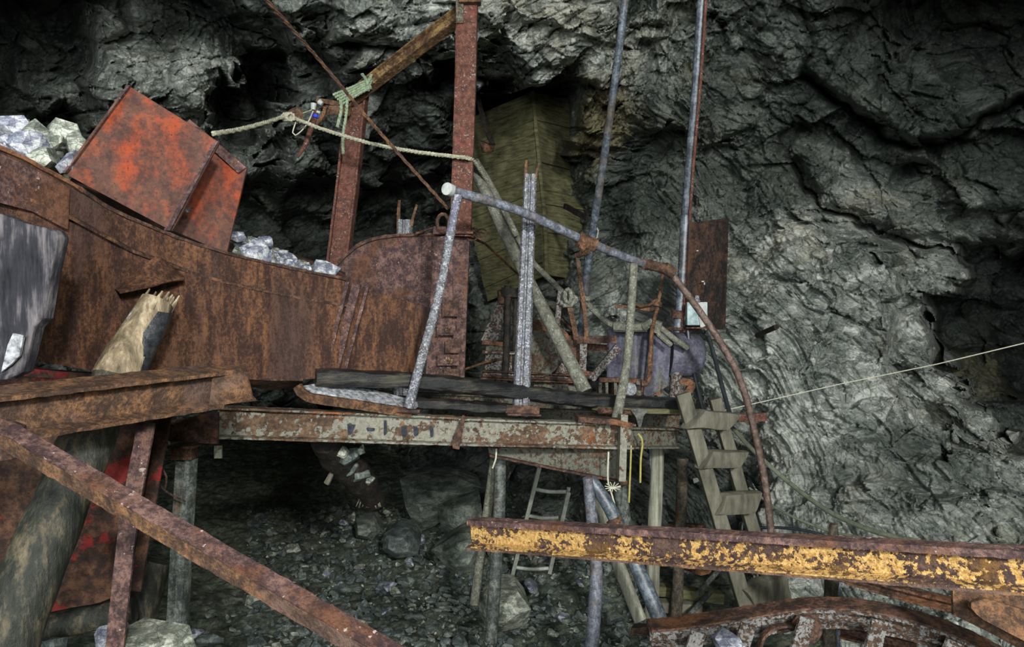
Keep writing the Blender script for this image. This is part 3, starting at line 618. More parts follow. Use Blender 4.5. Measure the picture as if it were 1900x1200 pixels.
# ---- timber at the left
t = Thing('timber_plank', 'broad weathered grey plank standing at the left edge before the chute', 'plank')
pl = [P(-90, 395, 1.98), P(0, 396, 2.0), P(40, 412, 2.02), P(100, 426, 2.04), P(107, 438, 2.04), P(90, 515, 2.04), P(78, 590, 2.04), P(62, 606, 2.04), P(40, 690, 2.03), P(10, 704, 2.0), P(-90, 712, 1.98)]
t.part('board', MB().poly(pl, .05, (0.1, 1, 0)), WOOD_GREY, bevel=.006)
t.part('peeled_patch', MB().poly([P(14, 640, 2.0), P(24, 618, 2.0), P(44, 622, 2.01), P(36, 660, 2.01), P(20, 676, 2.0), P(2, 690, 2.0)], .008, (0, 1, 0)), MUDGREY, label='white crusted patch near the lower end')
t.close()
# leaning split log, seen above and below the left I-beam
axis = [P(292, 560, 2.64), P(240, 655, 2.54), P(170, 800, 2.40), P(110, 940, 2.28), P(40, 1110, 2.16), P(0, 1230, 2.10)]
t = Thing('log_prop', 'thick leaning split log with splintered pale top behind the left I-beam', 'log')
lr = [.064, .078, .084, .088, .093, .098]
t.part('trunk', MB().tube(axis[1:], lr[1:], 22, .0, .02, .10, 6, 3), WOOD_BARK, label='wet grey-green lower trunk')
t.part('bare_top', MB().tube(axis[:2] + [axis[1].lerp(axis[2], .35)], [.064, .080, .083], 22, .0, .02, .10, 6, 3), WOOD_LOG, label='bare pale split wood at the top')
ax0 = (axis[0] - axis[1]).normalized(); s0 = ax0.cross(V((0, 1, 0))).normalized(); f0 = s0.cross(ax0)
def strip(p_, r_, a0, a1, n_=9):
    out = []
    for q in range(n_):
        an = a0 + (a1 - a0) * q / (n_ - 1); out.append(p_ + (-s0 * math.cos(an) + V((0, -1, 0)) * math.sin(an)) * r_)
    return out
t.part('charred_side', MB().sheet([strip(axis[0] - ax0 * .03, .067, -.5, .85), strip(axis[0].lerp(axis[1], .5), .076, -.5, 1.0), strip(axis[1], .084, -.5, 1.15), strip(axis[1].lerp(axis[2], .5), .088, -.5, 1.1)], .004, .008, 3, 14, 8), WOOD_WET, label='black wet bark down the right side')
mb = MB(); rn = random.Random(4)
ax = (axis[0] - axis[1]).normalized(); sd = ax.cross(V((0, 1, 0))).normalized()
for k in range(16):
    an = rn.uniform(0, 6.28); r_ = rn.uniform(.01, .06); o_ = axis[0] + sd * math.cos(an) * r_ + V((0, 1, 0)) * math.sin(an) * r_ - ax * .03
    mb.tube([o_, o_ + ax * rn.uniform(.03, .085) + V((rn.uniform(-.01, .01), 0, 0))], [rn.uniform(.008, .02), .003], 5)
t.part('splinter', mb, WOOD_LOG, label='torn splinters at the broken top'); t.close()

# ---- rusty I-beam from the left edge
t = Thing('steel_girder', 'orange-brown rusted I-beam running in from the left edge over the leaning log', 'beam')
pa, pb = P(-160, 790, 1.75), P(400, 716, 2.46)
t.part('beam_body', MB().sweep([pa, pa.lerp(pb, .35), pa.lerp(pb, .7), pb], prof_I(.135, .115, .012, .012), (.05, -.30, 1), step=.02, jit=.0014), RUST_ORANGE, smooth=25)
t.part('torn_end', MB().sheet([PP((395, 690, 2.40), (432, 686, 2.44), (455, 682, 2.5)), PP((392, 722, 2.41), (436, 726, 2.44), (466, 734, 2.48)), PP((388, 756, 2.42), (430, 748, 2.46), (474, 744, 2.5))], .014, .012, 8, 12, 5, (0, 1, 0)), RUST_ORANGE, label='torn and bent end of the beam, wet and flaking')
t.part('top_flange_tip', MB().sheet([PP((385, 680, 2.44), (455, 675, 2.62)), PP((385, 692, 2.36), (460, 690, 2.5))], .01, .004, 9, 10, 4, (0, 0, -1)), RUST_ORANGE)
t.close()

# ---- diagonal angle bar, foreground
pa, pb = P(2, 806, 1.62), P(740, 1236, 1.40)
t = Thing('angle_iron', 'heavy rusted angle bar slanting down across the lower left foreground', 'angle bar')
dirn = (pb - pa).normalized(); up = V((0, 0, 1)) - dirn * dirn.z; up.normalize()
t.part('lower_leg', MB().sweep([pa, pa.lerp(pb, .5), pb], [(0.003, -.028), (.010, .008), (.003, .009), (-.005, -.028)], (0, 0, 1), step=.02, jit=.0013), RUST_ORANGE, smooth=25, label='orange-brown lower leg')
t.part('upper_leg', MB().sweep([pa, pa.lerp(pb, .5), pb], [(.013, .009), (.014, .013), (-.026, .027), (-.028, .021), (.003, .008)], (0, 0, 1), step=.02, jit=.0013), RUST_PURPLE, smooth=25, label='purple-brown upper leg')
t.part('gusset', MB().poly([P(-30, 800, 1.68), P(0, 776, 1.68), P(40, 790, 1.68), P(40, 850, 1.68), P(-10, 858, 1.68)], .02, (0, 1, 0)), RUST_DARK, bevel=.003)
t.close()
one('wire', MB().tube(PP((306, 815, 3.08), (292, 855, 3.06), (291, 890, 3.05), (312, 914, 3.05), (344, 930, 3.1)), .0045, 6, 0, .02).tube(PP((300, 866, 3.05), (309, 885, 3.05), (306, 908, 3.05)), .0045, 6, 0, .02), RUST_DARK, 'thin rusty wire looping down from the dark bracket to the galvanised post', 'wire')
one('flat_bar', MB().sweep(PP((272, 784, 2.34), (238, 980, 2.28), (212, 1215, 2.22)), prof_R(.058, .010), (0, 1, 0), step=.04, jit=.0008), RUST_PURPLE, 'purple-brown flat steel strip standing upright before the red hopper', 'flat bar')

# ---- red hopper behind
t = Thing('hopper', 'dark red rusted hopper plate below the left I-beam, behind the leaning log', 'hopper')
t.part('hopper_plate', MB().sheet([PP((-150, 690, 2.75), (60, 700, 2.78), (200, 705, 2.85), (318, 712, 3.0)), PP((-150, 900, 2.75), (60, 905, 2.78), (200, 910, 2.84), (282, 905, 2.95)), PP((-150, 1150, 2.75), (60, 1142, 2.78), (180, 1120, 2.84), (238, 1095, 2.9))], .014, .03, 3, 30, 12, (0, 1, 0)), RED_OLD)
t.part('hopper_lip', MB().sweep(PP((-150, 668, 2.72), (60, 690, 2.74), (200, 700, 2.80)), prof_R(.05, .03), (0, 0, 1), step=.05, jit=.001), RED_OLD)
t.part('corner_rib', MB().sweep(PP((296, 770, 2.92), (262, 960, 2.86), (238, 1095, 2.82)), prof_L(.05, .05, .008), (0, 1, 0), step=.05, jit=.001), RED_OLD)
t.close()
# timber and slabs low at the left
one('timber_prop', MB().tube(PP((20, 1180, 2.9), (150, 1150, 2.95), (250, 1130, 3.0)), .055, 14, 0, .03, .15, 5, 1), WOOD_BARK, 'short mossy log lying at the foot of the red hopper', 'log')
one('timber_prop', MB().tube(PP((290, 1040, 3.4), (262, 1110, 3.35), (246, 1190, 3.3)), [.075, .09, .09], 14, 0, .03, .12, 5, 2), WOOD_BARK, 'stubby dark log leaning between the purple strip and the galvanised post', 'log')
for i, (x, y, Y, w_, lab, m) in enumerate([(278, 1196, 2.35, 150, 'flat pale slate slab at the bottom edge beside the purple strip', 1), (180, 1130, 3.1, 90, 'pale green slate slab under the red hopper', 1), (120, 1160, 3.05, 80, 'grey slate slab under the red hopper by the leaning log', 1), (205, 1180, 2.9, 70, 'bluish slate lump low between leaning log and purple strip', 0), (90, 1195, 2.8, 80, 'dark slate lump at the bottom left behind the leaning log', 2)]):
    one('slate_lump', stone_mb(P(x, y, Y), w_ / FOC * Y, 300 + i, .35), (STONE_PALE, STONE_GREEN, STONE_DARK)[m], lab, 'rock', smooth=12)

# ---- galvanised post at the left and its bracket
def prop_profile(w_, d_):   # mine-prop section: two ribs and a groove
    h = w_ / 2; return [(-h, -d_*.2), (-h*.75, -d_*.5), (-h*.30, -d_*.5), (-h*.12, -d_*.22), (h*.02, -d_*.22), (h*.2, -d_*.5), (h*.75, -d_*.5), (h, -d_*.2), (h, d_*.5), (-h, d_*.5)]
t = Thing('steel_post', 'wet galvanised post with a dark cap under the left end of the cross beam', 'post')
t.part('shaft', MB().sweep(PP((345, 850, 3.22), (336, 1000, 3.2), (322, 1260, 3.16)), prop_profile(.088, .06), (0, 1, 0), step=.05, jit=.0006), GALV_DULL)
t.part('cap', MB().box(P(344, 838, 3.2), (.095, .09, .062)), RUST_DARK, bevel=.004)
t.part('cap_plate', MB().box(P(346, 826, 3.2), (.12, .12, .012)), RUST_ORANGE, bevel=.002)
t.close()

# ---- main cross beam of the platform
t = Thing('platform_girder', 'long rusted channel beam with flaking pale paint carrying the platform', 'beam')
C_ = lambda h, b: prof_C(h, b, .010, 1)
def chan(x0, y0, Y0, x1, y1, Y1, h, b=.06, jit=.0012):
    return MB().sweep(PP((x0, y0, Y0), ((x0 + x1) / 2, (y0 + y1) / 2, (Y0 + Y1) / 2), (x1, y1, Y1)), [(-q[0], q[1]) for q in prof_C(h, b, .010)][::-1], (0, 0, 1), step=.03, jit=jit)
t.part('left_length', MB().sweep(PP((402, 782, 3.28), (845, 798, 3.68)), prof_I(.150, .10, .010, .010), (0, 0, 1), step=.03, jit=.0014), BEAM_PAINT, label='left length with an orange streak', smooth=25)
for x, y, w_, h_ in ((652, 796, 16, 22), (688, 796, 18, 8), (716, 794, 8, 30), (750, 800, 12, 24), (772, 800, 12, 22), (800, 800, 9, 22)):
    kx = (x - 950) / FOC; A_, B_ = P(402, 782, 3.28), P(845, 798, 3.68); s_ = (kx * A_.y - A_.x) / (B_.x - A_.x - kx * (B_.y - A_.y)); Yw = A_.y + (B_.y - A_.y) * s_ - .014; t.part('paint_mark', MB().hull([P(x + rn.uniform(-w_, w_) / 2, y + rn.uniform(-h_, h_) / 2, Yw + rn.uniform(-.001, .003)) for _ in range(14)]), MARK, label='blurred blue-black paint mark')
t.part('right_length', MB().sweep(PP((845, 799, 3.68), (1170, 808, 4.05)), prof_I(.146, .10, .010, .010), (0, 0, 1), step=.03, jit=.0014), BEAM_PAINT, smooth=25)
t.part('end_length', MB().sweep(PP((1165, 811, 4.05), (1256, 812, 4.35)), prof_I(.125, .09, .010, .010), (0, 0, 1), step=.03, jit=.0014), GREY_RUST, smooth=25)
t.part('splice_plate', MB().poly(PP((838, 822, 3.6), (858, 770, 3.62), (864, 772, 3.62), (852, 834, 3.6), (840, 832, 3.6)), .014, (0, 1, 0)), RUST_DARK, bevel=.002)
br = t.part('end_bracket', MB().poly(PP((284, 786, 3.1), (405, 764, 3.2), (404, 824, 3.2), (284, 816, 3.1)), .016, (0, 1, 0)), RUST_DARK, bevel=.002, label='dark wet bracket plate with a bolt hole')
t.part('bolt', bolt(MB(), P(305, 803, 3.11), .014, .004), BLACKIRON, br)
t.part('hanging_lug', MB().box(P(405, 838, 3.25), (.035, .012, .06)), GREY_RUST)
t.part('stiffener', MB().sweep(PP((1150, 768, 3.94), (1146, 890, 3.92)), prof_C(.09, .04, .008), (0, 1, 0), step=.03, jit=.001), BEAM_PAINT)
t.part('upper_strap', MB().sweep(PP((1070, 776, 3.9), (1130, 780, 3.92), (1168, 788, 3.94)), prof_R(.10, .03), (0, 0, 1), step=.03, jit=.002), RUST_DARK)
t.part('foot_bracket', MB().sweep(PP((938, 768, 3.7), (1000, 770, 3.74)), prof_L(.05, .05, .008), (0, 0, 1), step=.02, jit=.0015), RUST_DARK)
t.close()
t = Thing('gusset_plate', 'tapering grey-brown steel plate hanging under the cross beam', 'steel plate')
t.part('plate', MB().sheet([PP((905, 830, 3.98), (1040, 831, 4.05), (1162, 832, 4.1)), PP((908, 842, 3.96), (1035, 868, 4.02), (1158, 892, 4.08))], .014, .012, 5, 30, 8, (0, 1, 0)), GREY_RUST)
t.part('lower_lip', MB().sweep(PP((908, 844, 3.94), (1035, 870, 4.0), (1158, 894, 4.06)), prof_R(.05, .012), (0, 0, 1), step=.03, jit=.002), RUST_DARK)
t.part('pin', MB().tube(PP((1150, 896, 4.04), (1166, 894, 4.04)), .014, 8), RUST_DARK); t.close()
# far cross members behind the beam
one('steel_girder', MB().sweep(PP((800, 774, 4.5), (1260, 784, 4.9)), prof_I(.15, .10, .01, .01), (0, 0, 1), step=.05, jit=.001), GREY_RUST, 'mud-stained rear cross member just above the painted platform beam', 'beam', smooth=25)
one('steel_girder', MB().sweep(PP((700, 738, 4.8), (1080, 752, 5.1)), prof_I(.10, .08, .01, .01), (0, 0, 1), step=.05, jit=.001), GREY_RUST, 'pale grey-green rear member showing beneath the black timber', 'beam', smooth=25)

# ---- black timbers on the platform
def timber(path, w_, h_, seed, jit=.003):
    m = MB(); k = 20; prof = []
    for i in range(k):
        a = 2 * math.pi * i / k; c_, s_ = math.cos(a), math.sin(a); q = (abs(c_) ** 4 + abs(s_) ** 4) ** -.25; prof.append((c_ * q * w_ / 2, s_ * q * h_ / 2))
    pts, _ = resample([V(p) for p in path], .025); sc_ = [1 + .10 * mn.noise(V((i * .09, seed, 0))) + .05 * mn.noise(V((i * .5, seed, 5))) for i in range(len(pts))]
    m.sweep(pts, prof, (0, 0, 1), sc_)
    m.v = [v + V((0, 0, .010 * mn.noise(V((v.x * 4, v.y * 30, v.z * 30 + seed))))) + V((0, .01, .0)) * mn.noise(V((v.x * 3, v.z * 40, seed))) for v in m.v]; return m
one('timber_plank', timber(PP((584, 700, 3.42), (760, 706, 3.62), (940, 724, 3.92), (1090, 742, 4.2), (1262, 750, 4.5)), .15, .085, 1), WOOD_BLACK, 'long black wet timber lying along the platform behind the handrail posts', 'plank')
one('timber_plank', timber(PP((742, 745, 3.72), (850, 752, 3.86), (990, 762, 4.1)), .12, .06, 2), WOOD_BLACK, 'shorter dark timber wedged below the long black one', 'plank')
t = Thing('tread_board', 'short tilted board crusted with pale slurry in front of the black timber', 'board')
bp = [P(556, 716, 3.36), P(600, 708, 3.46), P(700, 724, 3.62), P(778, 744, 3.72), P(758, 758, 3.56), P(656, 742, 3.42)]
t.part('board', MB().poly(bp, .03, (0, 0.05, -1)), MUDGREY, bevel=.004)
t.part('rusty_edge', MB().sweep(PP((552, 716, 3.33), (572, 736, 3.33), (660, 750, 3.40), (764, 766, 3.53)), prof_R(.018, .045), (0, 0, 1), step=.03, jit=.001), RUST_ORANGE)
t.close()
t = Thing('outlet_lip', 'bent dark steel lip under the chute beside the torn beam end', 'steel plate')
t.part('lip', MB().sheet([PP((455, 704, 3.15), (500, 706, 3.25), (562, 706, 3.34)), PP((462, 716, 3.3), (500, 724, 3.4), (560, 716, 3.5))], .012, .004, 3, 16, 4), RUST_DARK); t.close()

# ---- uprights
def hpost(path, w_, mat, name, lab, parts=True, jit=.0008):
    t = Thing(name, lab, 'post'); t.part('shaft', MB().sweep(path, prof_I(w_, w_ * .9, .012, .010), (1, 0, 0), step=.06, jit=jit), mat, smooth=25); return t
t = Thing('steel_post', 'tall red-brown channel post rising from the chute end to the roof', 'post')
t.part('shaft', MB().sweep(PP((868, -60, 4.12), (864, 150, 4.12), (855, 440, 4.12)), [(-.062, -.05), (-.052, -.055), (.052, -.055), (.062, -.05), (.062, .05), (.052, .05), (.052, -.042), (-.052, -.042), (-.052, .05), (-.062, .05)], (0, 1, 0), step=.05, jit=.0008), RED_POST, smooth=25)
t.part('cap_bracket', MB().box(P(872, 2, 4.05), (.13, .06, .035)), RUST_ORANGE, bevel=.004)
t.part('splice_strap', MB().box(P(853, 22, 4.06), (.045, .02, .14)), GREY_RUST, bevel=.003)
t.part('base_seam', MB().box(P(856, 432, 4.05), (.14, .03, .012)), RUST_DARK); t.close()
t = Thing('steel_post', 'leaning dull red H-section post behind the rubble in the chute', 'post')
t.part('shaft', MB().sweep(PP((664, 168, 4.75), (648, 320, 4.72), (626, 500, 4.7)), [(-.07, -.05), (-.055, -.05), (-.055, -.02), (.055, -.02), (.055, -.05), (.07, -.05), (.07, .05), (.055, .05), (.055, .0), (-.055, .0), (-.055, .05), (-.07, .05)], (0, 1, 0), step=.05, jit=.0006), RED_POST, smooth=25)
t.close()
t = Thing('diagonal_brace', 'yellow-brown rusted brace slanting from the tall post down to the roped machine', 'beam')
t.part('brace', MB().sweep(PP((858, 24, 4.2), (760, 98, 4.45), (640, 192, 4.72)), prof_I(.085, .07, .01, .01), (0, 0, 1), step=.04, jit=.0014), rust('ochre_rust', lin(74, 44, 28, 1.7), lin(128, 92, 42, 1.8), lin(96, 56, 32, 1.7), scale=12), smooth=25); t.close()
# clamp mechanism at the lower end of the brace
t = Thing('rope_clamp', 'rusted clamp mechanism with a long handle hanging by the roped beam end', 'clamp')
c0 = P(622, 194, 4.66)
t.part('jaw', MB().hull([c0 + V((rn.uniform(-.12, .12), rn.uniform(-.05, .05), rn.uniform(-.035, .035) - .0)) for _ in range(24)]), RUST_ORANGE)
t.part('jaw', MB().hull([P(628, 202, 4.62) + V((rn.uniform(-.09, .09), rn.uniform(-.04, .04), rn.uniform(-.05, .03))) for _ in range(24)]), RUST_ORANGE)
t.part('arm', MB().sweep(PP((588, 186, 4.6), (640, 196, 4.62)), prof_R(.03, .03), step=.02, jit=.002), RUST_ORANGE)
t.part('arm', MB().sweep(PP((604, 200, 4.6), (598, 218, 4.58), (582, 238, 4.58)), prof_R(.022, .022), (0, 1, 0), step=.02, jit=.001), RUST_ORANGE)
hd = t.part('handle', MB().tube(PP((588, 206, 4.56), (580, 230, 4.55), (567, 268, 4.54), (552, 292, 4.53)), [.013, .017, .017, .008], 10), RED_POST)
t.part('sleeve', MB().tube(PP((585.5, 213, 4.545), (584.5, 218, 4.545)), .019, 10), BLUE, hd, label='blue sleeve')
t.part('insulator', MB().tube(PP((582, 192, 4.56), (581, 204, 4.56)), [.02, .016], 12), WHITE, label='white porcelain knob')
t.part('insulator', MB().tube(PP((592, 188, 4.55), (598, 193, 4.55)), [.02, .014], 12), WHITE, label='white porcelain knob')
t.part('insulator', MB().tube(PP((588, 207, 4.54), (594, 209, 4.54)), .009, 8), WHITE)
t.close()
t = Thing('pulley_block', 'small orange rusted pulley where the long rope is tied', 'pulley')
t.part('cheek', MB().tube([P(549, 213, 4.34), P(549, 213, 4.38)], .045, 18), RUST_ORANGE)
t.part('hook', MB().tube(PP((535, 210, 4.36), (540, 205, 4.36), (548, 210, 4.36)), .01, 8), RUST_ORANGE); t.close()

# ropes
t = Thing('rope', 'pale rope sagging from the second red plate over the pulley to the tall red post', 'rope')
t.part('rope_run', MB().rope(PP((396, 248, 3.25), (440, 241, 3.6), (490, 228, 4.0), (530, 216, 4.3), (545, 219, 4.32), (600, 240, 4.30), (680, 264, 4.22), (760, 280, 4.12), (840, 290, 4.02), (866, 293, 4.02), (880, 300, 4.12), (900, 330, 4.4)), .0125), ROPE)
kn = MB(); 
for k in range(4): kn.rope([P(530 + 7 * math.cos(a * .7) + k * 3, 217 + 7 * math.sin(a * .7), 4.3 - .01 * k) for a in range(10)], .009)
t.part('knot', kn, ROPE); t.close()
t = Thing('rope', 'bundle of greenish rope lashing the clamp to the slanting brace', 'rope')
mb = MB()
for k in range(5): mb.rope(PP((618 + k * 4, 176 + k * 4.5, 4.60), (650 + k * 2, 163 + k * 4, 4.58), (684, 148 + k * 4, 4.56), (694 - k, 152 + k * 3, 4.64)), .010)
mb.rope(PP((672, 138, 4.6), (680, 150, 4.54), (684, 168, 4.58)), .011); mb.rope(PP((690, 136, 4.6), (684, 150, 4.54), (676, 166, 4.58)), .011)
t.part('lashing', mb, ROPE_GREEN)
t.part('loose_end', MB().rope(PP((632, 186, 4.58), (633, 205, 4.57), (628, 226, 4.57), (626, 236, 4.57)), .012), ROPE_GREEN)
t.part('loose_end', MB().rope(PP((644, 184, 4.58), (642, 215, 4.57), (637, 245, 4.57), (636, 268, 4.57), (637, 286, 4.57)), .011), ROPE_GREEN); t.close()
one('cord', MB().tube(PP((556, 212, 4.36), (578, 204, 4.5)), .004, 6) .tube(PP((550, 222, 4.34), (543, 246, 4.35), (548, 251, 4.35), (562, 240, 4.4), (573, 224, 4.45), (581, 206, 4.5)), .004, 6, 0, .02), STRING, 'thin pale loop of cord between pulley and clamp', 'cord')
t = Thing('steel_cable', 'taut brown cable running down from the top edge to the tangle by the tall post', 'cable')
t.part('cable_run', MB().rope(PP((486, -10, 3.3), (600, 120, 3.75), (700, 240, 4.0), (832, 388, 4.2)), .010, .03, 20), RUST_ORANGE)
t.close()
mb = MB()
for k in range(7):
    cx, cy = 878 + rn.uniform(-2, 22), 434 + rn.uniform(-8, 5); r_ = rn.uniform(5, 11); ph = rn.uniform(0, 6)
    mb.tube([P(cx + r_ * math.cos(a * .8 + ph), cy + r_ * .8 * math.sin(a * .8 + ph), 4.1 + .015 * math.sin(a)) for a in range(9)], .004, 6, 0, .012)
mb.tube(PP((856, 432, 4.08), (900, 452, 4.4), (960, 508, 4.8), (1040, 590, 5.2), (1062, 612, 5.3)), .008, 7)
one('wire_coil', mb, RUST_DARK, 'tangle of rusty wire hooked on the tall red post with a long tail', 'wire')
t = Thing('shackle', 'rusted ring shackle standing on the chute end plate beside the tall post', 'shackle')
t.part('ring', MB().tube([P(822 + 11 * math.cos(a * .5), 414 + 17 * math.sin(a * .5), 4.22) for a in range(14)], .012, 8), RUST_DARK)
t.part('foot', MB().box(P(816, 428, 4.25), (.08, .04, .05)), RUST_PURPLE, bevel=.004)
t.part('link', MB().tube(PP((772, 433, 4.3), (800, 424, 4.28), (812, 422, 4.25)), .008, 8), RUST_DARK); t.close()

# ---- rusted forks and galvanised posts
def galv_post(name, lab, x0, y0, Y0, x1, y1, Y1, w_, fork=True):
    t = Thing(name, lab, 'post')
    t.part('shaft', MB().sweep(PP((x0, y0, Y0), ((x0+x1)/2, (y0+y1)/2, (Y0+Y1)/2), (x1, y1, Y1)), prop_profile(w_, w_ * .7), (0, 1, 0), [.86, 1, 1.15], step=.04, jit=.0006), GALV)
    k = w_ / .085
    if fork:
        t.part('fork_prong', MB().sweep(PP((x0 - 8 * k, y0 + 22 * k, Y0 - .02), (x0 - 8 * k, y0 - 8 * k, Y0 - .02), (x0 - 7 * k, y0 - 26 * k, Y0 - .02)), prof_R(.018 * k, .012), (0, 1, 0), [1, .9, .7], step=.01, jit=.001), RUST_ORANGE, label='rusty prong')
        t.part('fork_prong', MB().sweep(PP((x0 + 9 * k, y0 + 8 * k, Y0 - .02), (x0 + 11 * k, y0 - 4 * k, Y0 - .02), (x0 + 16 * k, y0 - 20 * k, Y0 - .02)), prof_R(.014 * k, .012), (0, 1, 0), [1, .9, .8], step=.01, jit=.001), RUST_ORANGE, label='rusty prong')
    return t
t = galv_post('platform_post', 'bright galvanised double-ribbed post with two rusty prongs on the platform', 984, 324, 3.98, 966, 772, 3.94, .088); t.close()
t = galv_post('platform_post', 'grey post with two rusty prongs, only its top showing above the chute end plate', 751, 408, 4.78, 746, 736, 4.8, .12); t.close()

# diagonal poles
one('steel_pipe', MB().tube(PP((878, 310, 4.75), (905, 365, 4.7), (960, 480, 4.6), (1086, 726, 4.35)), [.036, .038, .040, .046], 18, .0006, .05), PIPE_MUD, 'thick muddy pipe slanting behind the galvanised double-ribbed post', 'pipe')
one('steel_pipe', MB().tube(PP((882, 298, 4.6), (915, 352, 4.75), (958, 436, 4.9)), .024, 14, .0005, .05), PIPE_MUD, 'thinner pipe beside the thick muddy one where the rope ends', 'pipe')
t = Thing('rope', 'muddy grey rope knotted above the winch and draped over the lavender tank', 'rope')
t.part('rope_run', MB().tube(PP((955, 432, 4.95), (985, 482, 5.0), (1030, 528, 4.95), (1052, 548, 4.85), (1080, 556, 4.8), (1105, 578, 4.85), (1130, 600, 4.8), (1165, 606, 4.75), (1208, 604, 4.7), (1222, 606, 4.68), (1250, 628, 4.7), (1275, 645, 4.75)), .021, 9, 0, .03, .15, 20), PIPE_MUD)
kn = MB()
for k in range(5): kn.tube([P(1054 + (10 - k) * math.cos(a * .75 + k), 549 + (10 + k) * math.sin(a * .75 + k) * .9, 4.82 - .015 * k) for a in range(9)], .016, 8)
kn.tube(PP((1040, 562, 4.8), (1060, 562, 4.78), (1080, 552, 4.78), (1094, 556, 4.78)), .02, 8); kn.tube(PP((1056, 548, 4.78), (1075, 555, 4.78), (1060, 566, 4.78), (1045, 566, 4.78)), .018, 8)
t.part('knot', kn, PIPE_MUD)
kn = MB(); kn.tube(PP((1196, 606, 4.68), (1208, 598, 4.64), (1222, 600, 4.66), (1216, 618, 4.66)), .03, 9); kn.tube(PP((1214, 600, 4.66), (1222, 620, 4.64), (1245, 640, 4.66)), .018, 8); kn.tube(PP((1140, 606, 4.76), (1170, 608, 4.72), (1200, 606, 4.7)), .032, 9, 0, .02, .2, 20)
t.part('knot', kn, PIPE_MUD); t.close()

# ---- handrail
t = Thing('handrail', 'pipe handrail running down to the right across the platform, on two pipe posts', 'handrail')
t.part('rail_pipe', MB().tube(PP((833, 352, 3.50), (960, 390, 3.72), (1082, 445, 3.98), (1180, 484, 4.2), (1240, 500, 4.34)), .0255, 18, .0004, .04), RAILPIPE, label='blue-grey bare upper rail')
t.part('rail_pipe', MB().tube(PP((1240, 500, 4.34), (1290, 566, 4.32), (1340, 640, 4.3), (1376, 712, 4.3), (1400, 800, 4.32), (1420, 900, 4.32), (1432, 1000, 4.3), (1436, 1080, 4.28), (1428, 1128, 4.25)), .0225, 14, .0003, .05), PIPE_PURPLE, label='bent rust-purple rail curving down to the right')
for x, y, Y in ((1088, 447, 3.97),): t.part('coupling', MB().tube(PP((x - 16, y - 5, Y - .01), (x + 16, y + 8, Y + .02)), .040, 12, .003, .01).tube(PP((x - 14, y + 8, Y - .01), (x - 4, y + 14, Y)), .02, 8), RUST_ORANGE)
t.part('coupling', MB().tube(PP((1195, 489, 4.22), (1240, 500, 4.33)), .033, 12, .003, .012).tube(PP((1232, 496, 4.31), (1250, 508, 4.33)), .036, 12, .003, .01), RUST_ORANGE)
t.part('end_cap', MB().tube(PP((829, 350, 3.48), (838, 354, 3.52)), .033, 14), WHITE, label='worn bright end')
t.part('post', MB().tube(PP((850, 362, 3.5), (838, 420, 3.5), (824, 500, 3.5), (806, 580, 3.5), (778, 680, 3.5), (758, 756, 3.5)), [.024, .023, .022, .023, .024, .026], 14, .0012, .03, .08, 14), GALV, label='crusty near post')
t.part('post', MB().tube(PP((1176, 490, 4.18), (1170, 590, 4.12), (1162, 680, 4.08), (1144, 776, 4.02)), [.025, .026, .027, .030], 14, .0008, .03), PIPE_MUD, label='pale far post')
t.part('foot_tab', MB().box(P(758, 762, 3.5), (.12, .05, .014)), RUST_DARK, bevel=.002)
t.close()

# ---- vertical pipes
one('steel_pipe', MB().tube(PP((1167, -60, 4.3), (1141, 150, 4.6), (1112, 350, 4.95), (1092, 480, 5.2), (1078, 622, 5.4)), [.025, .027, .029, .030, .031], 14, .0003, .08), PIPE_BLUE, 'left of the two tall grey pipes, leaning down behind the handrail', 'pipe')
t = Thing('steel_pipe', 'right of the two tall grey pipes, rust-streaked, beside the burnt board', 'pipe')
t.part('pipe_run', MB().tube(PP((1306, -60, 4.5), (1292, 150, 4.7), (1280, 300, 4.88), (1272, 400, 5.0)), [.030, .031, .032, .033], 16, .0003, .08), PIPE_BLUE)
t.part('pipe_run', MB().tube(PP((1272, 400, 5.0), (1266, 520, 5.0), (1256, 640, 5.0), (1250, 745, 5.0)), .037, 16, .0004, .08), PIPE_BLUE)
t.part('side_conduit', MB().tube(PP((1314, -60, 4.46), (1300, 150, 4.66), (1287, 300, 4.84), (1280, 400, 4.96), (1274, 520, 4.96), (1262, 645, 4.96)), .011, 8), RED_POST, label='thin rusty conduit clipped along the pipe')
t.part('collar', MB().tube(PP((1258, 576, 4.98), (1257, 590, 4.98)), .046, 16), RUST_DARK)
t.part('bracket', MB().sweep(PP((1236, 609, 4.95), (1296, 611, 4.9)), prof_R(.02, .02)), RUST_DARK)
t.part('lower_sleeve', MB().tube(PP((1258, 645, 4.95), (1252, 745, 4.92)), .042, 14, .002, .03), WHITE_RUST); t.close()
one('wire_tie', MB().tube(PP((1096, 413, 5.42), (1104, 416, 5.40), (1110, 428, 5.40), (1108, 440, 5.42), (1102, 446, 5.44)), .007, 8), WHITE, 'white wire tie bent round the left tall pipe', 'wire')
one('roof_bolt', MB().sweep(PP((1048, 382, 6.6), (1090, 405, 6.2)), prof_R(.03, .05), step=.05, jit=.002), BLACKIRON, 'short black iron bar sticking out beside the boarded shaft', 'bar')
one('roof_bolt', MB().tube(PP((1405, 622, 5.6), (1441, 606, 5.25)), .022, 8), BLACKIRON, 'short black bolt stuck in the pale right-hand rock', 'bolt')

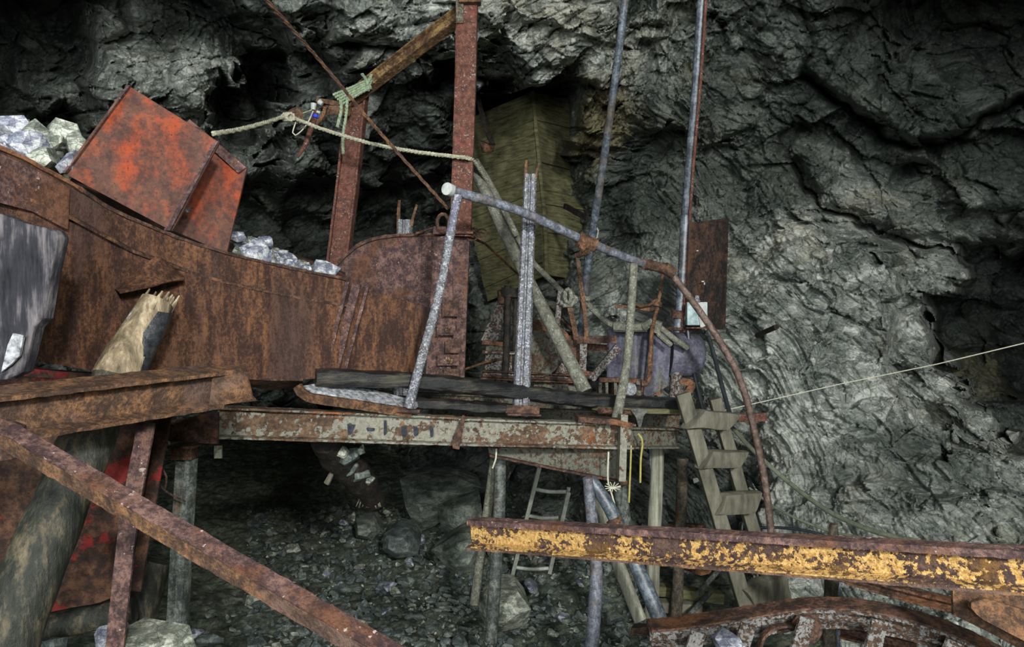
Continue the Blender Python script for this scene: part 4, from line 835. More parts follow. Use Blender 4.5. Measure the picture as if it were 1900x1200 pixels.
# ---- burnt board and switch box
t = Thing('backing_board', 'dark rust-stained rectangular board standing against the right-hand pipe', 'board')
bd = PP((1279, 413, 4.92), (1352, 404, 5.05), (1346, 612, 5.05), (1272, 606, 4.92))
t.part('board', MB().sheet([[bd[0], bd[1]], [bd[3], bd[2]]], .03, .004, 2, 16, 30, (0.1, 1, 0)), BOARD_MAT)
t.part('white_mark', MB().box(P(1304, 522, 4.9), (.018, .004, .008)).box(P(1307, 526, 4.9), (.008, .004, .016)).box(P(1294, 465, 4.9), (.014, .004, .008)), WHITE, label='small white flecks'); t.close()
t = Thing('switch_box', 'small pale blue metal box with white crust fixed low on the dark board', 'box')
t.part('box_body', MB().box(P(1292, 582, 4.86), (.145, .06, .165)), BOXM, bevel=.006)
t.part('white_crust', MB().poly(PP((1292, 562, 4.82), (1310, 560, 4.82), (1311, 604, 4.82), (1300, 608, 4.82), (1296, 585, 4.82)), .012, (0, 1, 0)), WHITE)
t.part('cable_gland', MB().tube(PP((1293, 548, 4.85), (1293, 562, 4.85)), [.012, .03], 10), GALV)
t.part('lid_edge', MB().box(P(1290, 608, 4.84), (.15, .08, .01)), RUST_DARK); t.close()
for (pts, r_, m, lab) in (([(1276, 612, 4.9), (1282, 660, 4.9), (1292, 710, 4.92), (1304, 760, 4.95)], .016, HOSE, 'black hose hanging below the switch box'),
                         ([(1314, 624, 5.1), (1325, 660, 5.1), (1338, 710, 5.0), (1352, 760, 4.9), (1356, 775, 4.85)], .016, HOSE, 'black hose bent over beside the curving handrail'),
                         ([(1354, 776, 4.9), (1350, 792, 4.9), (1338, 812, 4.95)], .014, HOSE, 'short hose end behind the top rung of the wooden ladder'),
                         ([(1356, 790, 4.95), (1400, 838, 4.75), (1470, 900, 4.6), (1540, 950, 4.35), (1620, 985, 4.1), (1700, 1004, 3.9)], .016, HOSE_MUD, 'upper muddy hose running down along the right-hand rock'),
                         ([(1390, 905, 4.7), (1450, 948, 4.55), (1540, 985, 4.3), (1640, 1003, 4.0)], .009, HOSE_MUD, 'lower thin muddy cable on the right-hand rock'),
                         ([(1380, 985, 4.5), (1430, 978, 4.45), (1500, 985, 4.3), (1545, 1000, 4.2)], .010, HOSE, 'dark cable arching above the yellow rail')):
    one('hose', MB().tube(PP(*pts), r_, 9, 0, .04), m, lab, 'hose')
one('guy_wire', MB().tube(PP((1340, 762, 5.1), (1560, 712, 4.9), (1740, 675, 4.4), (1960, 622, 3.9), (2300, 540, 3.3)), .0035, 6), STRING, 'fine pale wire stretched across the right-hand rock to the photo edge', 'wire')

# ---- winch machinery
t = Thing('winch', 'rusty winch with flaking white frame behind the galvanised double-ribbed post', 'winch')
def bx(x, y, Y, w_, h_, d_): return MB().box(P(x, y, Y), (w_ / FOC * Y, d_, h_ / FOC * Y))
t.part('frame_beam', MB().sweep(PP((900, 672, 4.85), (1062, 680, 4.85)), prof_I(.16, .12, .012, .010), (0, 0, 1), step=.03, jit=.002), WHITE_RUST, label='main frame beam with flaked white paint', smooth=25)
t.part('frame_beam', MB().sweep(PP((896, 652, 4.9), (1040, 656, 4.9)), prof_R(.2, .02), (0, 0, 1), step=.03, jit=.002), RUST_DARK)
t.part('frame_beam', MB().sweep(PP((896, 634, 4.9), (940, 638, 4.9)), prof_R(.18, .03), (0, 0, 1), step=.02, jit=.003), RUST_DARK)
t.part('pedestal', bx(922, 645, 4.92, 40, 22, .14), GREY_RUST, bevel=.004)
t.part('lower_beam', MB().sweep(PP((896, 694, 4.8), (1070, 702, 4.8)), prof_I(.06, .12, .01, .008), (0, 0, 1), step=.03, jit=.002), RUST_DARK)
for x in (918, 1000, 1040): t.part('strut', MB().sweep(PP((x, 694, 4.82), (x + 8, 732, 4.82)), prof_L(.04, .04, .008), (0, 1, 0), step=.02, jit=.002), GREY_RUST)
t.part('base_casting', MB().sheet([PP((990, 706, 4.84), (1040, 712, 4.84), (1085, 716, 4.84)), PP((990, 734, 4.8), (1040, 738, 4.8), (1085, 740, 4.8))], .1, .02, 3, 20, 6, (0, 1, 0)), GREY_RUST)
t.part('inclined_leg', MB().sweep(PP((940, 548, 4.9), (906, 636, 4.9)), prof_R(.10, .05), (0, 1, 0), [.8, 1.1], step=.02, jit=.002), WHITE_RUST)
t.part('head_casting', MB().hull([P(936 + rn.uniform(-14, 10), 548 + rn.uniform(-14, 16), 4.85 + rn.uniform(-.05, .05)) for _ in range(26)]), RUST_ORANGE)
t.part('column', MB().tube(PP((942, 530, 4.82), (940, 640, 4.8), (936, 712, 4.8)), .026, 12, .002, .03), BLACKIRON)
t.part('cross_head', MB().sweep(PP((930, 541, 4.82), (962, 544, 4.82)), prof_R(.06, .06), step=.02, jit=.002), BLACKIRON)
t.part('column', MB().tube(PP((958, 545, 4.85), (954, 700, 4.85)), .02, 10), BLACKIRON)
dr = t.part('drum', MB().tube([P(996, 664, 4.80), P(1022, 662, 5.05)], .13, 28), BLACKIRON)
t.part('drum_flange', MB().tube([P(1000, 656, 4.78), P(1003, 656, 4.81)], .165, 32), GREY_RUST, dr)
t.part('drum_guard', MB().sweep([P(1000 + 46 * math.cos(a), 660 - 46 * math.sin(a), 4.82) for a in [x * .17 for x in range(2, 14)]], prof_R(.16, .02), (0, 1, 0), jit=.002), RUST_ORANGE, label='orange rusted curved drum guard')
t.part('gearbox', bx(1056, 650, 4.9, 36, 40, .2), RUST_DARK, bevel=.012)
t.part('gearbox_cap', MB().tube([P(1052, 634, 4.9), P(1052, 622, 4.9)], [.07, .05], 16), RUST_DARK)
t.part('lever', MB().tube(PP((1039, 540, 4.85), (1036, 580, 4.85), (1030, 625, 4.85)), [.018, .022, .028], 10, .002, .02), WHITE_RUST)
t.part('lever', MB().sweep(PP((1056, 566, 4.8), (1064, 600, 4.8), (1070, 636, 4.8)), prof_R(.035, .02), (0, 1, 0), step=.02, jit=.002), RUST_ORANGE, label='orange flat lever')
lv = t.part('lever', MB().sweep(PP((1071, 474, 4.7), (1078, 530, 4.7), (1086, 590, 4.7), (1088, 634, 4.7)), prof_R(.028, .02), (0, 1, 0), step=.02, jit=.002), RUST_ORANGE, label='tall crank lever')
t.part('grip', MB().tube(PP((1069, 474, 4.7), (1092, 468, 4.62)), .018, 10), RUST_ORANGE, lv); t.close()
t = Thing('welded_stand', 'square rusty angle frame with a diagonal stay next to the winch', 'stand')
for nm, a, b in (('rail', (1070, 638, 4.7), (1144, 636, 4.66)), ('upright', (1076, 638, 4.7), (1074, 698, 4.7)), ('diagonal_stay', (1142, 640, 4.66), (1092, 700, 4.68)), ('rail', (1068, 698, 4.7), (1104, 704, 4.68)), ('rail', (1080, 650, 4.9), (1130, 652, 4.9))):
    t.part(nm, MB().sweep(PP(a, b), prof_L(.05, .05, .01), (0, 1, 0), step=.02, jit=.002), WHITE_RUST if nm != 'rail' else RUST_DARK)
t.close()
# lavender tank
t = Thing('air_tank', 'lavender-grey painted machine housing with a rounded right end', 'machine')
t.part('housing', MB().sheet([PP((1128, 612, 4.95), (1150, 606, 4.88), (1180, 604, 4.82), (1206, 606, 4.86)), PP((1126, 700, 4.95), (1150, 702, 4.88), (1180, 702, 4.82), (1198, 706, 4.86))], .02, .006, 3, 20, 10, (0, 1, 0)), LAVENDER, smooth=60)
t.part('side_panel', MB().poly(PP((1208, 608, 4.80), (1246, 636, 4.84), (1240, 716, 4.84), (1202, 738, 4.80), (1194, 732, 4.80), (1198, 700, 4.80)), .02, (0, 1, 0)), LAVENDER, bevel=.004)
cy = MB(); cc = [P(1240, 656, 5.0), P(1275, 658, 5.0), P(1292, 659, 5.0), P(1301, 660, 5.0), P(1304, 660, 5.0)]
cy.tube(cc, [.165, .165, .155, .12, .02], 28); t.part('rounded_end', cy, LAVENDER, smooth=60)
t.part('roof', MB().sheet([PP((1128, 612, 4.95), (1206, 606, 4.86), (1262, 634, 4.9)), PP((1140, 600, 5.25), (1206, 598, 5.25), (1262, 620, 5.25))], .02, .0, 3, 12, 3, (0, 0, -1)), LAVENDER)
t.part('underside', bx(1176, 716, 4.95, 90, 28, .25), RUST_DARK)
t.part('support_bar', MB().sweep(PP((1112, 704, 4.75), (1188, 706, 4.72)), prof_R(.03, .03), step=.02, jit=.002), RUST_DARK)
t.part('support_bar', MB().sweep(PP((1184, 706, 4.72), (1184, 742, 4.72)), prof_R(.03, .03), (0, 1, 0), step=.02, jit=.002), GREY_RUST)
for x in (1112, 1124, 1140): t.part('fin', MB().box(P(x, 724, 4.8), (.02, .1, .12)), GREY_RUST)
t.part('dial', MB().tube([P(1169, 722, 4.7), P(1171, 722, 4.76)], [.045, .05], 16), MUDGREY)
t.part('bent_bracket', MB().sweep(PP((1262, 706, 4.9), (1284, 712, 4.88), (1276, 728, 4.88), (1262, 736, 4.9)), prof_R(.05, .02), (0, 1, 0), step=.02, jit=.002), RUST_DARK)
t.close()
t = Thing('control_rod', 'thin rusty control rod with a hooked foot in front of the lavender housing', 'rod')
t.part('rod', MB().tube(PP((1230, 504, 4.6), (1222, 560, 4.6), (1210, 612, 4.62), (1207, 660, 4.6), (1204, 700, 4.58), (1200, 712, 4.58), (1190, 712, 4.58)), [.010, .012, .014, .016, .018, .02, .02], 9, .0015, .02), RUST_ORANGE)
t.part('cross_arm', MB().sweep(PP((1141, 568, 4.75), (1170, 570, 4.72), (1205, 574, 4.66), (1222, 570, 4.62)), prof_R(.035, .02), step=.02, jit=.003), RUST_ORANGE)
t.part('spring_arc', MB().tube(PP((1178, 562, 4.66), (1188, 568, 4.64), (1204, 566, 4.62), (1220, 556, 4.6)), .012, 8, .002), RUST_ORANGE)
t.part('collar', MB().tube(PP((1222, 560, 4.6), (1220, 568, 4.6)), .03, 10, .003, .01), RUST_DARK); t.close()

one('steel_rod', MB().tube(PP((842, 692, 4.5), (900, 672, 4.75), (946, 662, 4.85)), .008, 7), RUST_ORANGE, 'upper of two thin rusty rods between the chute and the winch', 'rod')
one('steel_rod', MB().tube(PP((850, 716, 4.5), (905, 700, 4.8)), .008, 7), RUST_ORANGE, 'lower of two thin rusty rods between the chute and the winch', 'rod')
# ---- deck pieces right of the posts
one('deck_board', MB().sweep(PP((1112, 758, 4.15), (1260, 762, 4.45)), prof_R(.16, .03), (0, 0, 1), step=.04, jit=.002), WOOD_YELLOW, 'thin edge-on deck board running behind the pale rail post', 'board')
one('steel_pipe', MB().tube(PP((1112, 762, 4.02), (1180, 766, 4.15)), .018, 10, .001, .03), RUST_DARK, 'short red-brown pipe lying behind the foot of the pale rail post', 'pipe')
one('flat_bar', MB().sweep(PP((1350, 776, 4.6), (1422, 773, 4.6)), prof_R(.03, .055), (0, 0, 1), step=.02, jit=.001), RED_POST, 'short horizontal rusty bar end right of the wooden ladder', 'flat bar')
t = Thing('rag', 'grey rag hanging over the deck edge above the yellow string', 'rag')
t.part('cloth', MB().sheet([PP((1170, 760, 4.1), (1186, 757, 4.1), (1202, 762, 4.1)), PP((1180, 774, 4.06), (1187, 776, 4.06), (1194, 772, 4.06)), PP((1185, 792, 4.08), (1188, 792, 4.08), (1190, 790, 4.08))], .01, .01, 3, 10, 8, (0, 1, 0)), RAGM); t.close()
for pts, r_, m, lab in (([(1184, 804, 4.0), (1190, 812, 4.0), (1192, 826, 4.0), (1189, 850, 4.0), (1188, 895, 4.0)], .006, ROPE_YELLOW, 'yellow string hanging below the grey rag'), ([(1171, 826, 4.0), (1170, 860, 4.0), (1167, 932, 4.0)], .0055, ROPE_YELLOW, 'yellow-tipped string hanging right of the gusset plate'),
                        ([(1129, 838, 3.9), (1128, 890, 3.92), (1136, 920, 3.94), (1148, 962, 3.96), (1158, 985, 3.98)], .005, STRING, 'pale string hanging across the gusset plate'), ([(921, 832, 3.9), (920, 850, 3.9), (914, 868, 3.92)], .005, STRING, 'pale string knotted at the top of the left twin pipes')):
    one('string', MB().tube(PP(*pts), r_, 7, 0, .02), m, lab, 'string')
mb = MB()
for k in range(12): a = k * .55; mb.tube([P(1137, 905, 3.92), P(1137 + 15 * math.cos(a), 905 + 9 * math.sin(a) - 2, 3.9)], .0025, 5)
one('frayed_knot', mb, STRING, 'frayed pale knot below the gusset plate', 'string')

# ---- pipes and props under the platform
for pts, r_, m, lab, nm in (
    ([(928, 850, 4.1), (926, 950, 4.08), (918, 1080, 4.05), (911, 1190, 4.02)], .037, GALV_DULL, 'right of the twin pipes left of the aluminium ladder, cut square at the top', 'steel_pipe'),
    ([(918, 852, 4.2), (904, 950, 4.25), (888, 1060, 4.3), (880, 1120, 4.3)], .030, PIPE_MUD, 'left of the twin pipes left of the aluminium ladder, leaning away', 'steel_pipe'),
    ([(1090, 886, 3.85), (1098, 960, 3.85), (1106, 1040, 3.82), (1104, 1120, 3.8), (1096, 1230, 3.75)], [.028, .034, .036, .038, .038], RAILPIPE, 'upright blue-grey pipe with a slight bend under the gusset plate', 'steel_pipe'),
    ([(1096, 888, 3.95), (1130, 940, 3.9), (1168, 1020, 3.8), (1208, 1110, 3.72), (1250, 1215, 3.65)], [.036, .038, .040, .042, .044], PIPE_BLUE, 'long pale pipe slanting to the bottom edge in front of the other props', 'steel_pipe'),
    ([(1150, 900, 4.2), (1158, 960, 4.2), (1166, 1010, 4.2)], .042, GALV_DULL, 'thick speckled pipe hanging straight below the gusset plate end', 'steel_pipe'),
    ([(1100, 900, 4.3), (1130, 1000, 4.25), (1160, 1080, 4.2), (1188, 1150, 4.15)], .040, WOOD_POST, 'crumbling pale wooden prop slanting behind the pipes', 'timber_prop'),
    ([(1266, 850, 4.8), (1264, 940, 4.78), (1260, 1040, 4.75), (1254, 1150, 4.7)], .040, MUD_DARK, 'thin muddy post directly left of the wooden ladder', 'timber_prop'),
    ([(1220, 826, 4.6), (1218, 900, 4.6), (1214, 982, 4.6), (1208, 1160, 4.6)], .046, WOOD_POST, 'pale fluted wooden post under the end of the platform beam', 'timber_prop')):
    one(nm, MB().tube(PP(*pts), r_, 14, .0008, .04, .06 if 'wood' in lab or 'muddy' in lab else 0, 12), m, lab, 'pipe' if nm == 'steel_pipe' else 'prop')
one('pipe_collar', MB().tube(PP((1138, 962, 3.87), (1144, 974, 3.86)), .046, 14, .001, .01), RUST_ORANGE, 'brown collar halfway down the long pale slanting pipe', 'collar')
one('steel_strip', MB().sweep(PP((1208, 826, 4.6), (1210, 868, 4.6)), prof_R(.03, .012), (0, 1, 0)), PIPE_BLUE, 'short greenish strip beside the fluted wooden post', 'flat bar')
for (pts, w_, h_, m, lab) in (([(1000, 1088, 5.6), (1118, 1104, 5.4)], .06, .10, WOOD_YELLOW, 'yellowish squared timber lying behind the upright blue-grey pipe'),
                        ([(1030, 1030, 5.9), (1092, 1095, 5.6)], .07, .09, WOOD_POST, 'grey squared timber leaning right of the aluminium ladder'),
                        ([(1210, 1092, 4.9), (1340, 1108, 4.9)], .08, .07, WOOD_YELLOW, 'upper timber lying behind the post left of the wooden ladder'),
                        ([(1216, 1122, 4.8), (1300, 1128, 4.8)], .08, .07, WOOD_LADDER, 'lower timber lying behind the post left of the wooden ladder'),
                        ([(1250, 1040, 5.2), (1310, 1062, 4.9)], .10, .03, RUST_DARK, 'red-brown bent plate below the yellow rail near the ladder'),
                        ([(1240, 975, 5.5), (1305, 978, 5.4)], .06, .05, RUST_DARK, 'red-brown plate scrap just above the yellow rail')):
    one('squared_timber' if 'timber' in lab else 'plate_scrap', MB().sweep(PP(*pts), prof_R(w_, h_), (0, 0, 1), step=.05, jit=.003), m, lab, 'timber' if 'timber' in lab else 'scrap', smooth=30)
for (a, b, lab) in (((1340, 1050, 4.9), (1296, 1100, 4.7), 'left of the two wet grey rods in the gap beside the ladder'), ((1318, 1098, 4.8), (1278, 1142, 4.6), 'right of the two wet grey rods in the gap beside the ladder')):
    one('steel_rod', MB().tube(PP(a, b), .018, 8), GALV_DULL, lab, 'rod')

# ---- aluminium ladder
t = Thing('metal_ladder', 'narrow aluminium ladder leaning in the dark behind the yellow rail', 'ladder')
t.part('stile', MB().sweep(PP((998, 862, 5.3), (942, 1086, 5.7)), prof_C(.075, .03, .006), (0, 1, 0)), ALU)
t.part('stile', MB().sweep(PP((1052, 908, 5.35), (1010, 1086, 5.7)), prof_C(.075, .03, .006), (0, 1, 0)), ALU)
for (a, b) in (((988, 906, 5.38), (1050, 912, 5.38)), ((978, 956, 5.46), (1036, 960, 5.46)), ((954, 1052, 5.62), (1018, 1054, 5.62)), ((966, 1004, 5.54), (1026, 1007, 5.54))):
    m = P(*a).lerp(P(*b), .5) + V((0, 0, -.012)); t.part('rung', MB().tube([P(*a), m, P(*b)], .015, 8, 0, .02), ALU)
t.close()
# ---- wooden ladder
t = Thing('wooden_ladder', 'sturdy mud-coloured wooden ladder with four thick rungs right of the platform', 'ladder')
def beam4(a, b, w_, d_, seed): 
    m = MB().sweep(PP(a, b), prof_R(w_, d_), (0, 1, 0), step=.05); m.v = [v + V((mn.noise(v * 5 + V((seed, 0, 0))), 0, mn.noise(v * 5 + V((0, seed, 0))))) * .006 for v in m.v]; return m
t.part('stile', beam4((1266, 730, 4.15), (1386, 1135, 4.05), .085, .07, 1), WOOD_LADDER, smooth=30, bevel=.004)
t.part('stile', beam4((1326, 740, 4.35), (1404, 1010, 4.28), .075, .07, 2), WOOD_LADDER, smooth=30, bevel=.004)
t.part('stile', beam4((1400, 1000, 4.28), (1452, 1165, 4.22), .075, .07, 2), WOOD_LADDER, smooth=30, bevel=.004)
def rung(xa, ya, Ya, xb, yb, Yb, h0, h1, seed):
    a, b = P(xa, ya, Ya), P(xb, yb, Yb); n_ = 10; prof = []
    for i in range(16):
        an = 2 * math.pi * i / 16; c_, s_ = math.cos(an), math.sin(an); q = (abs(c_) ** 5 + abs(s_) ** 5) ** -.2; prof.append((c_ * q * .05, s_ * q * .5))
    m = MB().sweep([a.lerp(b, i / 12) for i in range(13)], prof, (0, 0, 1), None)
    # scale the section height along the rung
    k = len(prof); 
    for i in range(13):
        h = h0 + (h1 - h0) * min(1, i / 4); c = a.lerp(b, i / 12)
        for j in range(k):
            v = m.v[i * k + j]; m.v[i * k + j] = V((v.x, v.y, c.z + (v.z - c.z) * h + .006 * mn.noise(V((v.x * 12, v.z * 20, seed)))))
    return m
for k, r_ in enumerate(((1286, 776, 4.1, 1354, 782, 4.22, .11, .10), (1306, 851, 4.09, 1372, 851, 4.2, .11, .10), (1332, 934, 4.08, 1398, 930, 4.2, .12, .13), (1384, 1108, 4.04, 1452, 1085, 4.18, .10, .17))):
    t.part('rung', rung(*r_, k), WOOD_LADDER, smooth=40)
t.close()

# ---- yellow rail, foreground
t = Thing('steel_rail', 'heavy yellow-painted rusty rail crossing the lower right foreground', 'rail')
pa, pb = P(876, 987, 1.98), P(2000, 1062, 1.27)
RS = .70; rp = [(u * RS, v * RS) for u, v in [(-.048, -.052), (.048, -.052), (.048, -.046), (.008, -.038), (.008, .030), (.030, .036), (.030, .052), (-.030, .052), (-.030, .036), (-.008, .030), (-.008, -.038), (-.048, -.046)]]
t.part('rail_body', MB().sweep([pa, pa.lerp(pb, .5), pb], rp, (0, 0, 1), step=.012, jit=.0007), YELLOW_RAIL, smooth=30)
ln = lambda dz: [q + V((0, 0, dz)) for q in (pa, pa.lerp(pb, .5), pb)]
t.part('rail_head_scale', MB().sweep(ln(.032), prof_R(.045, .015), (0, 0, 1), step=.012, jit=.0009), RUST_PURPLE, label='purple-brown scaly rail head')
t.part('rail_foot_scale', MB().sweep(ln(-.038), prof_R(.070, .006), (0, 0, 1), step=.012, jit=.001), RUST_ORANGE)
t.part('burr', MB().hull([P(1078, 1031, 1.80) + V((rn.uniform(-.02, .02), rn.uniform(-.01, .01), rn.uniform(-.008, .008))) for _ in range(14)]), RUST_PURPLE)
t.close()

# ---- curved rack at the bottom right
t = Thing('curved_frame', 'curved rusty steel frame with flat ribs arching along the bottom right', 'frame')
arc = PP((1205, 1178, 2.75), (1250, 1175, 2.75), (1300, 1168, 2.74), (1380, 1156, 2.72), (1480, 1140, 2.70), (1540, 1138, 2.68), (1600, 1142, 2.64), (1680, 1158, 2.58), (1760, 1184, 2.5), (1860, 1232, 2.4))
t.part('arched_beam', MB().sweep(arc, prof_I(.070, .11, .010, .010), (0, 0, 1), step=.015, jit=.0016), WHITE_RUST, smooth=25)
t.part('top_flange', MB().sweep([p + V((0, .005, .036)) for p in arc], prof_R(.105, .012), (0, 0, 1), step=.015, jit=.0018), RUST_DARK)
for x, y, xb, yb in ((1296, 1172, 1278, 1230), (1388, 1158, 1366, 1230), (1632, 1150, 1612, 1235), (1498, 1146, 1474, 1230), (1772, 1190, 1752, 1240)):
    Yv = float(np.interp(x, [1240, 1860], [2.7, 2.4])) - .06; t.part('rib', MB().sweep(PP((x, y, Yv), (xb, yb, Yv)), prof_R(.058, .014), (0, 1, 0), step=.02, jit=.001), WHITE_RUST)
t.close()
one('plate_scrap', MB().hull([P(1204 + rn.uniform(-38, 42), 1166 + rn.uniform(-12, 14), 3.0 + rn.uniform(-.08, .08)) for _ in range(30)]), RUST_DARK, 'flaking laminated rust block at the left end of the curved frame', 'scrap')
t = Thing('bent_strap', 'looped rusty strap coiled under the arch of the curved frame', 'strap')
for k in range(3):
    r_ = 12 + k * 5; t.part('loop', MB().sweep([P(1496 + r_ * math.cos(a), 1166 + r_ * math.sin(a) + max(0, a - 3) * 3, 2.62 + k * .012) for a in [x * .35 - 3.3 for x in range(15)]], prof_R(.03, .009), (0, 1, 0), step=.008, jit=.001), RUST_DARK)
t.close()
one('bent_strap', MB().sweep(PP((1408, 1205, 2.6), (1416, 1180, 2.6), (1436, 1164, 2.6), (1464, 1160, 2.6), (1482, 1168, 2.6)), prof_R(.01, .03), (0, 1, 0), step=.01, jit=.001), RUST_DARK, 'thin arched strap left of the coiled one under the curved frame', 'strap')
one('slate_lump', stone_mb(P(1352, 1196, 2.55), .14, 77, .7), STONE_PALE, 'blue-white slate lump at the bottom edge under the curved frame', 'rock', smooth=12)
one('steel_girder', MB().sweep(PP((1520, 1052, 3.2), (1640, 1090, 3.0), (1800, 1130, 2.75)), prof_I(.05, .06, .01, .01), (0, 0, 1), step=.03, jit=.0015), RUST_DARK, 'thin rusty beam slanting below the yellow rail towards the right bracket', 'beam')
one('steel_girder', MB().sweep(PP((1560, 1170, 3.0), (1700, 1200, 2.8)), prof_I(.05, .06, .01, .01), (0, 0, 1), step=.03, jit=.0015), RUST_DARK, 'short rusty beam low behind the curved frame', 'beam')
t = Thing('bracket_plate', 'orange rusted bracket plate with an attached bar at the right edge below the yellow rail', 'steel plate')
t.part('plate', MB().sheet([PP((1768, 1086, 2.3), (1830, 1092, 2.25), (1960, 1110, 2.15)), PP((1768, 1140, 2.3), (1830, 1170, 2.25), (1960, 1240, 2.15))], .012, .006, 3, 16, 8, (0, 1, 0)), RUST_ORANGE)
t.part('bar', MB().sheet([PP((1802, 1118, 2.2), (1830, 1110, 2.18), (1960, 1150, 2.08)), PP((1802, 1128, 2.2), (1818, 1146, 2.18), (1960, 1220, 2.08))], .016, .003, 4, 12, 5, (0, 1, 0)), RUST_ORANGE, label='round-ended flat bar on the plate'); t.close()
one('timber_prop', MB().tube(PP((1547, 972, 3.42), (1546, 990, 3.42), (1544, 1060, 3.4), (1540, 1150, 3.4), (1538, 1230, 3.4)), [.018, .027, .032, .033, .033], 10, .003, .03), MUD_DARK, 'upright rusty post with a ragged top crossing behind the yellow rail', 'post')
one('steel_rod', MB().tube(PP((1557, 1062, 3.45), (1556, 1150, 3.45), (1555, 1230, 3.45)), .010, 8), PIPE_BLUE, 'thin blue-grey rod right beside the upright rusty post', 'rod')

# ---- boarded shaft in the back
t = Thing('boarded_shaft', 'yellowish boarded wooden shaft casing rising into the rock behind the posts', 'shaft casing')
e = [P(988, 170, 7.3), P(1000, 300, 7.3), (P(1010, 400, 7.3)), P(1014, 510, 7.3)]
def boards(pl, pr, n_, mat, nm):
    mb = MB()
    for i in range(n_):
        u0, u1 = i / n_, (i + 1) / n_ - .002
        def at(ps, u): q = resample_n([V(p) for p in ps], 60); return q[int(min(u,.999) * 59)].lerp(q[int(min(u,.999) * 59) + 1], min(u,.999) * 59 - int(min(u,.999) * 59))
        a0, a1, b0, b1 = at(pl, u0), at(pl, u1), at(pr, u0), at(pr, u1); d = (b0 - a0).cross(a1 - a0); d = d if d.y > 0 else -d
        off = d.normalized() * rn.uniform(-.012, .012)
        mb.add(*(lambda ps, dd: (ps + [p + dd for p in ps], [(0, 1, 2, 3), (7, 6, 5, 4), (0, 4, 5, 1), (1, 5, 6, 2), (2, 6, 7, 3), (3, 7, 4, 0)]))([p + off for p in (a0, b0, b1, a1)], d.normalized() * .05))
    t.part(nm, mb, mat, smooth=None)
boards(PP((858, 225, 8.1), (866, 380, 8.1), (904, 560, 8.1)), e, 13, WOOD_YELLOW, 'left_face')
boards(e, PP((1060, 186, 7.8), (1056, 300, 7.8), (1088, 400, 7.8), (1070, 520, 7.8)), 13, WOOD_YELLOW, 'right_face')
t.part('corner_strip', MB().sweep([p + V((0, -.01, 0)) for p in e], prof_R(.035, .02), (0, 1, 0), step=.08, jit=.003), WOOD_YELLOW); t.close()
t = Thing('iron_bracket', 'dark rusty iron bar hanging against the upper left of the boarded shaft', 'bar')
t.part('bar', MB().sweep(PP((886, 180, 7.3), (900, 230, 7.2), (914, 268, 7.1)), prof_R(.05, .04), (0, 1, 0), step=.03, jit=.004), BLACKIRON)
t.part('foot', MB().hull([P(904 + rn.uniform(-18, 14), 270 + rn.uniform(-10, 14), 7.1 + rn.uniform(-.06, .06)) for _ in range(20)]), RUST_DARK); t.close()

# ---- hanging broken timber with rock on it, boulders
t = Thing('broken_timber', 'rotten black timber end with stones on it hanging under the beam', 'timber')
t.part('timber', MB().tube(PP((606, 812, 3.72), (630, 848, 3.9), (668, 890, 4.1), (695, 928, 4.3)), [.085, .095, .09, .065], 14, .004, .03, .25, 8, 4), BLACKIRON)
mb = MB()
for k in range(18):
    a = rn.uniform(-1, 1); mb.tube([P(685 + a * 14, 916, 4.24), P(684 + a * 24, 938 + rn.uniform(-6, 5), 4.22)], [.008, .002], 5)
t.part('frayed_end', mb, WOOD_LADDER); t.part('splinter', MB().tube(PP((622, 866, 3.9), (606, 897, 3.9)), [.012, .018], 6), WOOD_LADDER); t.close()
for i, (x, y, w_, lab) in enumerate([(632, 838, 34, 'pale stone nearest the beam on the hanging broken timber'), (650, 846, 40, 'yellowish stone on the upper part of the hanging broken timber'), (622, 832, 20, 'small grey stone at the left top of the hanging broken timber'), (664, 882, 46, 'flat pale slab on the lower part of the hanging broken timber'), (684, 892, 28, 'bluish-white stone at the lower right of the hanging broken timber'), (654, 868, 30, 'grey stone in the middle of the hanging broken timber'), (670, 834, 22, 'green-grey stone at the right top of the hanging broken timber')]):
    one('slate_lump', stone_mb(P(x, y, 3.66 + (y - 820) * .0052), w_ / FOC * 3.9, 500 + i, .85), (STONE_GREEN, STONE_DARK)[i % 2], lab, 'rock', smooth=12)
def boulder(pts, Y, thick, seed, lab, mat=STONE_DARK):
    r_ = random.Random(seed); f = PP(*[(x, y, Y + r_.uniform(-.1, .1)) for x, y in pts]); c = sum(f, V()) / len(f)
    bk = [c + (p - c) * .8 + V((0, thick, .0)) for p in f]; fr = [c + (p - c) * .55 + V((0, -.14, .03)) for p in f]
    one('boulder', MB().hull(f + bk + fr), mat, lab, 'boulder', smooth=15)
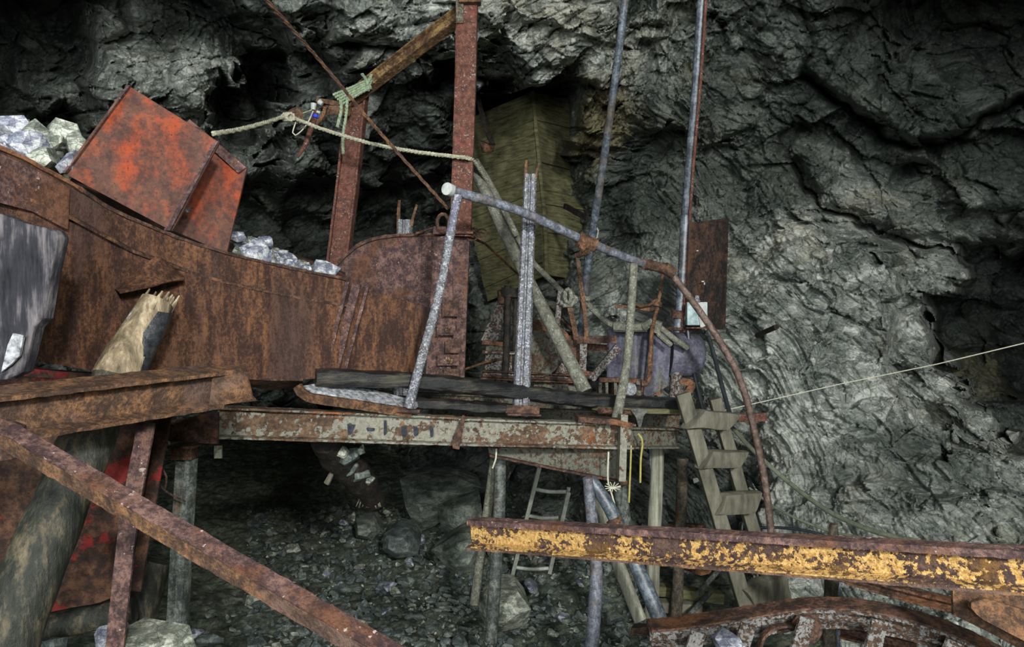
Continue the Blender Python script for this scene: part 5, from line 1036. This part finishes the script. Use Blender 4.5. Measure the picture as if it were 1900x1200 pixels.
BOUL = rock_mat('boulder_slate', lin(44, 50, 47, 1.6), lin(84, 90, 84, 1.7), lin(120, 124, 112, 1.7), .75, 1.6)
boulder([(742, 890), (790, 882), (850, 886), (895, 905), (860, 925), (815, 935), (808, 975), (775, 988), (752, 940)], 6.85, .7, 1, 'largest grey boulder, flat-topped, under the platform', BOUL)
boulder([(812, 936), (850, 920), (890, 915), (896, 960), (880, 990), (840, 996), (818, 980)], 6.6, .6, 2, 'squarish boulder with a yellow stain right of the largest one', BOUL)
boulder([(712, 990), (730, 978), (760, 984), (780, 1010), (775, 1030), (735, 1036), (710, 1020)], 6.2, .4, 3, 'dark rounded boulder in front of the largest one', STONE_DARK)
boulder([(800, 1020), (850, 990), (890, 985), (900, 1020), (880, 1060), (840, 1066)], 5.9, .4, 4, 'sloping slab of rock left of the yellow rail end', BOUL)
boulder([(660, 965), (690, 960), (705, 985), (690, 1002), (660, 996)], 6.6, .3, 5, 'small dark boulder at the left of the boulder group', BOUL)
boulder([(886, 1130), (892, 1105), (920, 1092), (960, 1096), (985, 1130), (978, 1160), (930, 1172), (900, 1160)], 4.5, .35, 6, 'white and ochre veined rock behind the foot of the twin pipes', STONE_GREEN)
boulder([(972, 1082), (984, 1078), (1000, 1090), (996, 1100), (980, 1098)], 5.2, .1, 7, 'round striped stone at the foot of the aluminium ladder', STONE_PALE)
one('slate_chip', stone_mb(P(1291, 892, 6.3), .06, 9, .8), WHITE, 'tiny white stone shining in the dark left of the wooden ladder', 'rock', smooth=12)
# individual bigger stones on the floor
rn2 = random.Random(21)
for i in range(90):
    y = rn2.uniform(4.0, 7.6); xp = rn2.uniform(360, 1080); x = (xp - 950) / FOC * y; s = rn2.uniform(.07, .17) * (.8 if i % 3 else 1.2)
    one('slate_lump', stone_mb((x, y, floor_z(x, y) + s * .16), s, 2000 + i, .4), (STONE_DARK, STONE_GREEN, BOUL, STONE_PALE)[i % 4], 'slate lump lying among the rubble on the cave floor', 'rock', 'slate lumps on the cave floor', smooth=12)
